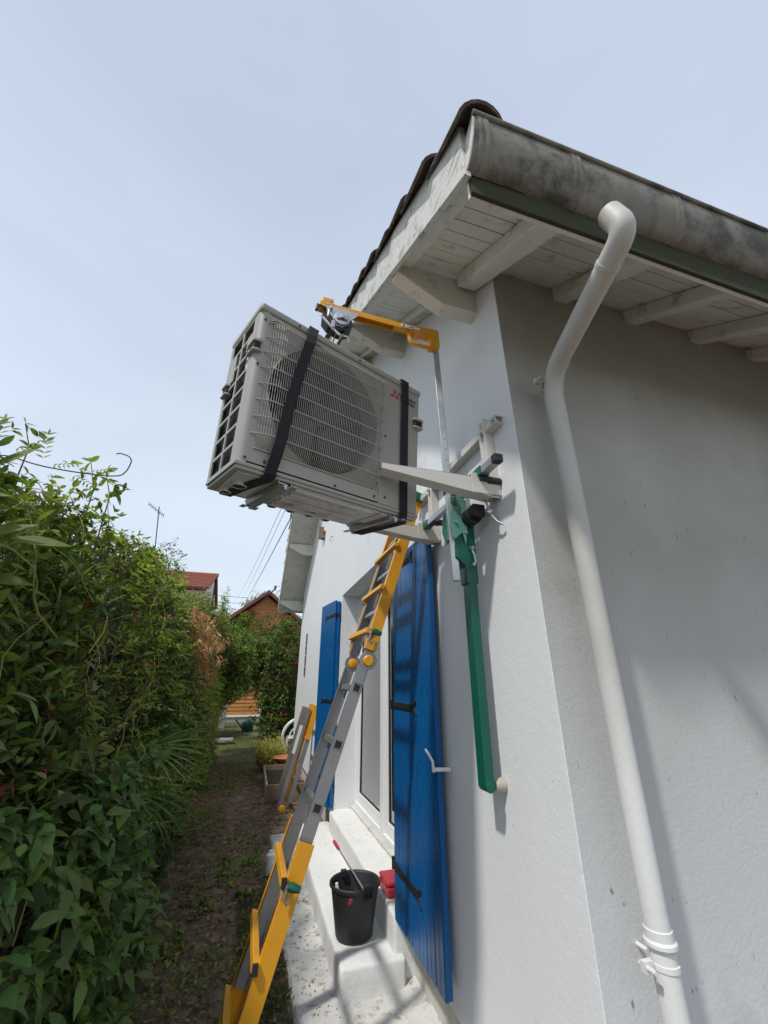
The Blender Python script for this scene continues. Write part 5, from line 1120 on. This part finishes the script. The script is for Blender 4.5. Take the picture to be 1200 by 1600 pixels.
# 3 mixed hedge plants
specs = [('privet_shrub', 'dense green shrub with fine twigs, second along the hedge from the viewer', 2.2, 3.7, 'mixed', 'deep', 0.035, 0.065, 0.36),
         ('leafy_shrub', 'glossy dark shrub midway along the hedge behind the palm leaves', 3.6, 5.3, 'deep', 'bright', 0.05, 0.09, 0.28),
         ('pinnate_shrub', 'loose shrub with feathery leaves around the brown dead branch', 5.2, 7.4, 'mixed', 'olive', 0.04, 0.08, 0.30),
         ('far_shrub', 'last green shrub of the hedge, beside the orange shed', 7.3, 10.6, 'bright', 'deep', 0.05, 0.10, 0.30)]
for (nm, lb, y0, y1, m1, m2, l0, l1, ra) in specs:
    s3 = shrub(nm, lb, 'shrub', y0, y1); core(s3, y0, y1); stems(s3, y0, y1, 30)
    dens = (y1-y0); near = y0 < 5
    C, O = face_pts(int(560*dens), y0-0.1, y1+0.1); foliage(s3, *clumps(C, O, 9, l0, l1, ra, 0.95, 0.07), m1, simple=not near)
    twigs(s3, C[:int(160*dens)], O[:int(160*dens)])
    C, O = face_pts(int(260*dens), y0-0.1, y1+0.1); foliage(s3, *clumps(C, O, 8, l0*0.8, l1*0.85, ra*1.3, 1.1, 0.08), m2, simple=not near)
    C, O = face_pts(int(75*dens), y0, y1, 0.06, zmin=-0.9); foliage(s3, *pinnate(C, O, 5, 0.17, 0.05, 0.36), 'bright' if nm != 'pinnate_shrub' else 'olive', name='frond', simple=not near)
    if near: C, O = face_pts(200, y0, y1, 0.04); leaf_objects(s3, C+O*0.05, O, 130, l0*1.1, l1*1.2, ra, m1)
    C, O = face_pts(int(26*dens), y0, y1, 0.05, zmin=-0.9); foliage(s3, *clumps(C, O, 5, 0.03, 0.055, 0.4, 1, 0.04), 'brownleaf', name='withered_leaves', simple=True)
C, O = face_pts(16, 1.1, 3.0, 0.04, zmin=-0.3, zmax=0.45); foliage(s1, *clumps(C, O, 4, 0.03, 0.05, 0.5, 1, 0.03), 'redleaf', name='red_leaves')
# long grassy runners through the hedge
rn = thing('bindweed', 'pale trailing runners and thin stems tangled over the face of the hedge', 'climber', (-0.8, 3, -0.5)); b = MB()
for i in range(110):
    y = random.uniform(1.2, 6.5); z = random.uniform(-1.0, 0.75); p = []; vx, vz = random.uniform(-0.06, 0.12), random.uniform(-0.05, 0.10)
    for k in range(7):
        p.append(Vector((XF(y, z)+0.03+0.02*math.sin(k+i), y, z))); y += vx+random.uniform(-.02, .02); z += vz-0.006*k; z = min(z, TOP(y))
    b.tube(p, [0.0026, 0.0024, 0.0022, 0.002, 0.0017, 0.0014, 0.001], 4, False)
part('stem', b, 'yellowgrass', rn, kind='stuff', smooth=True)
# arching vine tip against the sky
vn = thing('vine_shoot', 'thin arching vine shoot with small feathery leaves curling against the sky', 'vine', (-1.13, 1.9, 0.9))
vp = [(-1.25, 1.9, 0.86), (-1.13, 1.9, 0.905), (-0.99, 1.9, 0.868), (-0.85, 1.9, 0.858), (-0.72, 1.9, 0.858), (-0.67, 1.9, 0.868), (-0.652, 1.9, 0.90), (-0.645, 1.9, 0.95), (-0.66, 1.9, 0.972), (-0.70, 1.9, 0.982), (-0.715, 1.9, 0.975)]
b = MB(); b.tube(bez([Vector(p) for p in vp], 3), 0.0028, 6); part('stem', b, 'twig', vn, smooth=True)
C = np.array([(-1.16, 1.9, 0.93), (-1.10, 1.9, 0.91), (-0.97, 1.88, 0.875), (-0.95, 1.9, 0.87), (-0.80, 1.9, 0.862), (-0.87, 1.92, 0.855)]); O = norm(np.array([(-0.1, 0.1, 0.6), (0.9, 0, 0.7), (-0.1, 0, 1.1), (0.9, 0, 0.25), (0.9, 0, 0.3), (0.8, 0, -0.4)]))
st = rng.bit_generator.state
for i in range(len(C)):
    nP = 6; rl = (0.16, 0.12, 0.14, 0.10, 0.09, 0.10)[i]; Dr = O[i]; Up = np.array([0, -0.9, 0.5]); Up = Up/np.linalg.norm(Up); Sd = np.cross(Dr, Up)
    Pb = []; D = []
    for k in range(nP):
        for s_ in (-1, 1): Pb.append(C[i]+Dr*rl*(k+1)/nP); D.append(Sd*s_+Dr*0.6)
    Pb.append(C[i]+Dr*rl); D.append(Dr); n_ = len(Pb)
    foliage(vn, np.array(Pb), norm(np.array(D)), np.tile(Up, (n_, 1)), np.full(n_, rl*0.26), np.full(n_, rl*0.075), 'bright', name='frond', droop=0.1)
# spray shoots sticking out of the hedge top
for (x, y, z, h_, m_) in ((-0.92, 2.3, 0.95, 0.16, 'bright'), (-0.80, 2.2, 0.88, 0.14, 'mixed'), (-1.1, 2.0, 1.0, 0.12, 'laurel'), (-1.05, 3.0, 1.0, 0.18, 'bright'), (-1.0, 3.9, 1.0, 0.2, 'bright'), (-1.1, 5.2, 1.0, 0.26, 'mixed')):
    sp2 = [s1, s1, s1][0] if y < 2.25 else None
    par = s1 if y < 2.5 else [o for o in bpy.data.objects if o.name == ('privet_shrub' if y < 3.7 else 'leafy_shrub' if y < 4.5 else 'pinnate_shrub')][0]
    C = np.array([(x+0.03*k*math.sin(k), y, z+h_*k/6) for k in range(7)]); O = norm(np.tile(np.array([[0.3, 0, 1.0]]), (7, 1))); foliage(par, *clumps(C, O, 4, 0.04, 0.075, 0.36, 1.3, 0.01), m_, name='shoot_leaves')
    b = MB(); b.tube([(x, y, z-0.3), (x, y, z), (C[-1][0], y, z+h_)], [0.004, 0.003, 0.0015], 5); part('shoot', b, 'twig', par)
for i in range(46):
    y = random.uniform(1.9, 8.5); par = bpy.data.objects['laurel_shrub' if y < 2.3 else 'privet_shrub' if y < 3.7 else 'leafy_shrub' if y < 5.3 else 'pinnate_shrub' if y < 7.4 else 'far_shrub']
    z = TOP(y)-0.05; x = XF(y, z)-random.uniform(0.0, 0.5); h_ = random.uniform(0.08, 0.26); lx, ly = random.uniform(-0.10, 0.14), random.uniform(-0.12, 0.12)
    C = np.array([(x+lx*k/6, y+ly*k/6, z+h_*k/6) for k in range(7)]); O = norm(np.tile(np.array([[lx*3, ly*3, 1.0]]), (7, 1)))
    foliage(par, *clumps(C, O, 4, 0.03, 0.07, 0.36, 1.3, 0.01), random.choice(['bright', 'mixed', 'laurel']), name='shoot_leaves')
    b = MB(); b.tube([(x-lx*0.5, y, z-0.2), (x, y, z), (x+lx, y+ly, z+h_)], [0.004, 0.003, 0.0012], 4); part('shoot', b, 'twig', par)
# big laurel leaves close to the lens at the left edge
C = np.array([(-0.93, 1.40, 0.36), (-0.82, 1.40, 0.385), (-0.74, 1.42, 0.40), (-0.90, 1.35, 0.50), (-0.95, 1.45, 0.60), (-0.90, 1.5, 0.66), (-0.84, 1.5, 0.30), (-0.98, 1.45, 0.42), (-0.86, 1.3, -0.12), (-0.9, 1.35, -0.2)])
Dd = np.array([(1, -0.1, 0.35), (1, 0, 0.45), (1, 0.1, 0.0), (1, 0, 0.1), (0.4, -.1, 0.9), (0.6, 0, 0.6), (1, 0, -0.1), (0.9, 0, 0.5), (1, 0, -0.1), (1, 0, -0.3)])
for c, d in zip(C, norm(Dd)):
    V, T = leaf_mesh(np.zeros((1, 3)), np.array([[0, 1., 0]]), np.array([[0, 0, 1.]]), np.ones(1), np.array([0.27]), droop=0.06, fold=0.2); me = tri_mesh('leaf', V, T, 'laurel')
    d = Vector(d); nn = Vector((0.1, -0.75, 0.5)); s_ = d.cross(nn).normalized(); u = s_.cross(d); inst('leaf', me, Matrix.Translation(Vector(c)) @ Matrix((s_, d, u)).transposed().to_4x4() @ Matrix.Scale(random.uniform(0.14, 0.19), 4), s1)
# fan palm
pm = thing('fan_palm', 'fan palm fronds with long thin fingers poking out of the hedge over the path', 'palm', (-0.8, 3.6, -1.3))
for (c, d, L_, nfg) in (((-0.62, 3.5, -0.42), (0.9, -0.3, 0.10), 0.46, 26), ((-0.66, 3.3, -0.62), (0.8, -0.5, -0.25), 0.40, 24), ((-0.72, 3.7, -0.2), (0.8, -0.2, 0.45), 0.36, 22), ((-0.64, 3.9, -0.75), (0.9, -0.2, -0.4), 0.42, 24)):
    c = np.array(c); d = np.array(d)/np.linalg.norm(d); nn = np.array([0.15, -0.55, 0.8]); sd_ = np.cross(d, nn); sd_ /= np.linalg.norm(sd_)
    ang_ = np.linspace(-1.9, 1.9, nfg)+rng.normal(0, 0.03, nfg)
    D = np.cos(ang_)[:, None]*d+np.sin(ang_)[:, None]*sd_+rng.normal(0, 0.05, (nfg, 3)); Ln = L_*(0.62+0.38*np.cos(ang_*0.6))*rng.uniform(0.9, 1.08, nfg)
    foliage(pm, np.tile(c, (nfg, 1)), norm(D), np.tile(nn, (nfg, 1)), Ln, np.full(nfg, 0.017), 'palm', name='fan_leaf', droop=0.25, fold=0.5)
    b = MB(); b.tube([(c[0]-0.15, c[1]+0.1, -1.3), (c[0]-0.10, c[1]+0.05, c[2]-0.3), tuple(c)], [0.012, 0.009, 0.006], 6); part('leaf_stalk', b, 'palm', pm)
# brown dead branch
db = thing('dead_branch', 'broken branch of brown withered leaves hanging in the hedge', 'branch', (-0.6, 5.6, 0.5))
C = []; O = []
for i in range(170):
    t = random.random(); y = 5.1+random.uniform(0, 1.2); z = 0.80-0.85*t+random.gauss(0, 0.07); x = -0.90+0.14*math.sin(t*3)+random.gauss(0, 0.09)+0.10*(y-5.1)
    C.append((x+0.08, y, z)); O.append((0.4, -0.4, -0.6+0.9*random.random()*(t < 0.3)))
C = np.array(C); O = norm(np.array(O)); foliage(db, *clumps(C, O, 5, 0.05, 0.10, 0.24, 0.8, 0.06, -0.4), 'brownleaf', droop=0.4)
foliage(db, *clumps(C[:22], O[:22], 6, 0.04, 0.08, 0.3, 0.9, 0.1, 0.0), 'olive', name='green_leaves')
leaf_objects(db, C, O, 90, 0.07, 0.11, 0.26, 'brownleaf'); twigs(db, C[:80], O[:80], 'bark', 0.08, 0.003)
# generic blob trees
def tree(name, label, cat, c, rads, ncl, nl, L0, L1, ra, m, trunk=None, m2=None, fl=None, group=None, shell=0.55, tr=0.05, tb=0.0):
    t = thing(name, label, cat, (c[0], c[1], GZ), group)
    u = rnd(ncl); rr = shell+(1-shell)*rng.uniform(0, 1, ncl)**0.5
    k = np.array([1+0.35*noise.noise(Vector(tuple(p*2.2+c[0]))) for p in u]); C = np.array(c)+u*(rr*k)[:, None]*np.array(rads)
    C = C[C[:, 2] > GZ+0.05]; O = norm(u[:len(C)]+np.array([0, -0.2, 0.2])); n1 = len(C)//2 if m2 else len(C)
    foliage(t, *clumps(C[:n1], O[:n1], nl, L0, L1, ra, 1.0, L1), m, simple=True)
    if m2: foliage(t, *clumps(C[n1:], O[n1:], nl, L0, L1, ra, 1.0, L1), m2, simple=True)
    b = MB(); hx_ = Vector((c[0]+tb, c[1], GZ)); tp = Vector(c)
    b.tube([hx_, hx_.lerp(tp, 0.6)+Vector((0.04, 0, 0)), tp], [tr, tr*0.7, tr*0.4], 7); part('trunk', b, 'bark', t, smooth=True)
    b = MB()
    for i in range(14): q_ = C[rng.integers(0, len(C))]; b.tube([hx_.lerp(tp, random.uniform(0.35, 0.9)), (Vector(q_)+tp)/2+Vector((0, 0, 0.05)), Vector(q_)], [tr*0.45, tr*0.25, tr*0.1], 5, False)
    part('limb', b, 'bark', t, kind='stuff')
    if fl:
        sel = C[(C[:, 1] < c[1]+0.1)]; sel = sel[rng.permutation(len(sel))[:fl[1]]]
        foliage(t, *clumps(sel+np.array([0, -0.1, 0.05]), norm(np.tile([[0, -1, 0.5]], (len(sel), 1))), fl[2], fl[3], fl[3]*1.5, 0.6, 1.2, fl[3]*0.8), fl[0], name='flowers', simple=True)
    return t
tree('flowering_tree', 'dark leafy tree with pink flowers beside the far wall corner', 'tree', (0.95, 13.4, 0.15), (0.72, 0.9, 1.75), 2600, 8, 0.05, 0.10, 0.5, 'deep', m2='mixed', fl=('pink', 60, 12, 0.04), shell=0.3)
tree('flowering_tree', 'second pink flowered tree, in front of the cabin gable', 'tree', (0.5, 16.5, 0.9), (1.2, 0.9, 1.45), 2200, 8, 0.06, 0.11, 0.45, 'mixed', m2='deep', fl=('pink', 140, 14, 0.055), shell=0.3)
tree('trumpet_vine_bush', 'bright green climber with orange trumpet flowers where the hedge ends', 'climber', (-0.50, 10.8, 0.40), (0.60, 1.2, 0.80), 1700, 8, 0.06, 0.11, 0.35, 'bright', m2='deep', fl=('flower', 20, 12, 0.045), shell=0.35, tb=-0.75)
tree('trumpet_vine_bush', 'rounded climber with orange flowers on top of the hedge below the tiled roof', 'climber', (-1.45, 9.4, 1.05), (0.85, 1.3, 0.62), 1700, 8, 0.06, 0.11, 0.35, 'olive', m2='mixed', fl=('flower', 12, 12, 0.04), shell=0.35)
tree('hanging_bush', 'leafy bush overhanging the wooden shed', 'bush', (0.0, 14.0, 0.75), (0.75, 0.9, 0.62), 1500, 8, 0.06, 0.12, 0.4, 'deep', m2='mixed', shell=0.3, tb=-1.6)
tree('slender_tree', 'slender young tree with small leaves rising above the hedge', 'tree', (-2.25, 10.8, 2.35), (0.42, 0.42, 0.85), 240, 8, 0.05, 0.09, 0.4, 'mixed', shell=0.2, tr=0.03)
tree('slender_tree', 'thin airy tree left of the slender tree, below the aerial', 'tree', (-2.45, 9.3, 1.9), (0.5, 0.5, 0.8), 300, 8, 0.05, 0.09, 0.4, 'olive', shell=0.2, tr=0.03)
tree('conifer', 'pointed light green conifer standing between the two roofs', 'tree', (-1.42, 18, 2.3), (0.30, 0.30, 1.25), 420, 8, 0.06, 0.12, 0.3, 'bright', shell=0.1, tr=0.05)
tree('distant_tree', 'round distant tree left of the cabin roof', 'tree', (-0.9, 24, 2.4), (1.5, 1.0, 1.3), 1300, 8, 0.08, 0.15, 0.45, 'mixed', m2='bright', shell=0.3)
tree('distant_tree', 'low distant tree filling the gap under the neighbour house', 'tree', (-3.4, 22, 1.6), (2.2, 1.2, 1.6), 1600, 8, 0.08, 0.16, 0.45, 'mixed', m2='deep', shell=0.3)
tree('distant_tree', 'dark bush by the wall behind the garden chair', 'bush', (1.35, 14.6, -0.75), (1.1, 0.8, 0.95), 1500, 8, 0.06, 0.12, 0.4, 'deep', shell=0.3)
tree('distant_tree', 'pale tree top peeping over the cabin roof', 'tree', (0.3, 34, 5.6), (1.6, 1.2, 1.1), 500, 8, 0.1, 0.2, 0.45, 'mixed', shell=0.3)
tree('dark_bush', 'dark shade bush between the hedge and the shed', 'bush', (-1.55, 15.2, -0.4), (0.75, 1.6, 1.2), 1700, 8, 0.06, 0.12, 0.4, 'deep', shell=0.3)
# bare leaning branch across the shed
b = MB(); b.tube([(-0.75, 19.2, -0.85), (-0.2, 19.3, -0.45), (0.4, 19.4, -0.2), (0.8, 19.5, 0.25)], [0.035, 0.03, 0.025, 0.012], 6); top('bare_branch', b, 'bark', 'bare dark branch slanting across the orange shed wall', 'branch', smooth=True)
# yellow-green bush of upright stems
yb = thing('ornamental_bush', 'yellow green bush of upright stems beside the planter box', 'bush', (0.52, 9.3, GZ))
n = 900; a_ = rng.uniform(0, 6.283, n); r0 = rng.uniform(0, 0.12, n); ln_ = rng.uniform(0.28, 0.72, n); sp__ = rng.uniform(0.1, 0.75, n)
Pb = np.stack([0.52+r0*np.cos(a_), 9.3+r0*np.sin(a_), np.full(n, GZ)], 1); D = norm(np.stack([np.cos(a_)*sp__, np.sin(a_)*sp__, np.ones(n)], 1)); ln_ *= (1.1-0.45*sp__)
foliage(yb, Pb, D, rnd(n), ln_, np.full(n, 0.012), 'yellowgrass', droop=0.12, simple=True)
t_ = rng.uniform(0.35, 1, n); C = Pb+D*(ln_*t_)[:, None]; foliage(yb, *clumps(C, D, 6, 0.025, 0.055, 0.3, 0.9, 0.02), 'yellowgrass', simple=True)
# ground cover
def scatter(n, x0, x1, y0, y1): return np.stack([rng.uniform(x0, x1, n), rng.uniform(y0, y1, n), np.full(n, GZ+0.005)], 1)
def patch(Pt, s_, thr): 
    k = np.array([noise.noise(Vector((p[0]*s_, p[1]*s_, 5))) for p in Pt]); return Pt[k > thr]
def flat(name, label, Pt, L0, L1, ra, m, tilt, kind='stuff', up_z=0.0):
    n = len(Pt); a = rng.uniform(0, 6.283, n); D = norm(np.stack([np.cos(a), np.sin(a), rng.normal(up_z, tilt, n)], 1)); Nn = norm(rnd(n)*0.35+np.array([0, 0, 1])); Ln = rng.uniform(L0, L1, n)
    V, T = leaf_mesh(Pt+np.array([0, 0, 0.012]), D, Nn, Ln, Ln*ra, droop=0.05, fold=0.3, simple=True); o = link(name, tri_mesh(name, V, T, m), kind='stuff'); o['label'] = label; o['category'] = name.replace('_', ' ')
flat('leaf_litter', 'brown dead leaves strewn over the bare earth path', scatter(13000, -0.9, 0.95, 2.2, 12), 0.015, 0.05, 0.45, 'litter', 0.25)
flat('fallen_leaves', 'green fallen leaves along the foot of the hedge', np.concatenate([scatter(1100, -0.65, -0.1, 2.2, 7), scatter(350, -0.1, 0.4, 2.5, 6)]), 0.02, 0.055, 0.45, 'mixed', 0.3)
gc = patch(scatter(5200, -0.55, 0.32, 2.6, 8.5), 1.6, 0.18)
flat('ground_ivy', 'small green plants creeping in patches over the earth path', gc, 0.015, 0.04, 0.6, 'bright', 0.7, up_z=0.5)
g1 = np.concatenate([patch(scatter(30000, -1.2, 1.0, 8.0, 20), 0.6, -0.25), scatter(5000, 0.10, 0.38, 2.0, 4.3), patch(scatter(9000, -0.8, 0.8, 2.5, 9), 0.9, 0.22)])
n = len(g1); D = norm(np.stack([rng.normal(0, 0.5, n), rng.normal(0, 0.5, n), np.ones(n)], 1)); V, T = leaf_mesh(g1, D, rnd(n), rng.uniform(0.02, 0.06, n), np.full(n, 0.005), droop=0.3, simple=True)
o = link('grass', tri_mesh('grass', V, T, 'grass'), kind='stuff'); o['label'] = 'short thin grass in tufts along the slab and at the far end'; o['category'] = 'grass'
for (x, y, lb_) in ((-0.02, 4.6, 'green weed in the middle of the small cluster on the earth path'), (0.12, 4.25, 'green weed of the path nearest the slab and the ladder foot'), (-0.15, 4.1, 'green weed on the path, left of and nearer than the middle one'), (-0.05, 4.95, 'farthest of the small green weeds on the earth path'), (-0.3, 3.7, 'green weed closest to the foot of the hedge and to the viewer'), (0.2, 4.9, 'small green weed on the path just left of the white container')):
    w_ = thing('weed', lb_, 'weed', (x, y, GZ), 'green weeds on the path')
    C = np.array([(x+random.gauss(0, 0.04), y+random.gauss(0, 0.06), GZ+0.02) for _ in range(12)]); foliage(w_, *clumps(C, np.tile([[0, 0, 1.0]], (12, 1)), 6, 0.025, 0.05, 0.6, 1.0, 0.02, 0.1), 'bright')
b = MB()
for i in range(260):
    x, y = random.uniform(-0.6, 0.4), random.uniform(2.3, 8); a = random.uniform(0, 3.14); l_ = random.uniform(0.03, 0.12)
    b.tube([(x, y, GZ+0.012), (x+math.cos(a)*l_*0.5, y+math.sin(a)*l_*0.5, GZ+0.018), (x+math.cos(a+0.3)*l_, y+math.sin(a+0.3)*l_, GZ+0.012)], 0.0016, 3, False)
top('twigs', b, 'litter', 'thin dry twigs lying on the earth path', 'twigs', kind='stuff')
b = MB()
for i in range(220):
    x, y = random.uniform(-0.6, 0.4), random.uniform(2.3, 9); r_ = random.uniform(0.004, 0.014); vs = []
    for k in range(6): a = k*1.047+random.uniform(-.3, .3); vs.append((x+r_*math.cos(a)*random.uniform(.7, 1.2), y+r_*math.sin(a), GZ+0.004))
    b.add(vs+[(x, y, GZ+0.008+r_*0.6)], [(k, (k+1) % 6, 6) for k in range(6)])
top('pebbles', b, 'concrete', 'small grey pebbles scattered in the earth path', 'pebbles', kind='stuff')
# white paper towel roll / jug standing behind the lower ladder joint
jg = thing('plastic_jug', 'small white plastic container standing on the slab behind the ladder', 'container', (0.36, 4.6, GZ))
b = MB(); b.tube([(0.35, 4.6, GZ+0.01), (0.35, 4.6, GZ+0.03), (0.35, 4.6, GZ+0.15), (0.35, 4.6, GZ+0.165)], [0.035, 0.04, 0.04, 0.025], 18); part('body', b, 'whiteplas', jg, smooth=True)
b = MB(); b.cyl((0.35, 4.6, GZ+0.165), (0.35, 4.6, GZ+0.18), 0.02, 14); part('cap', b, 'whiteplas', jg, smooth=True)
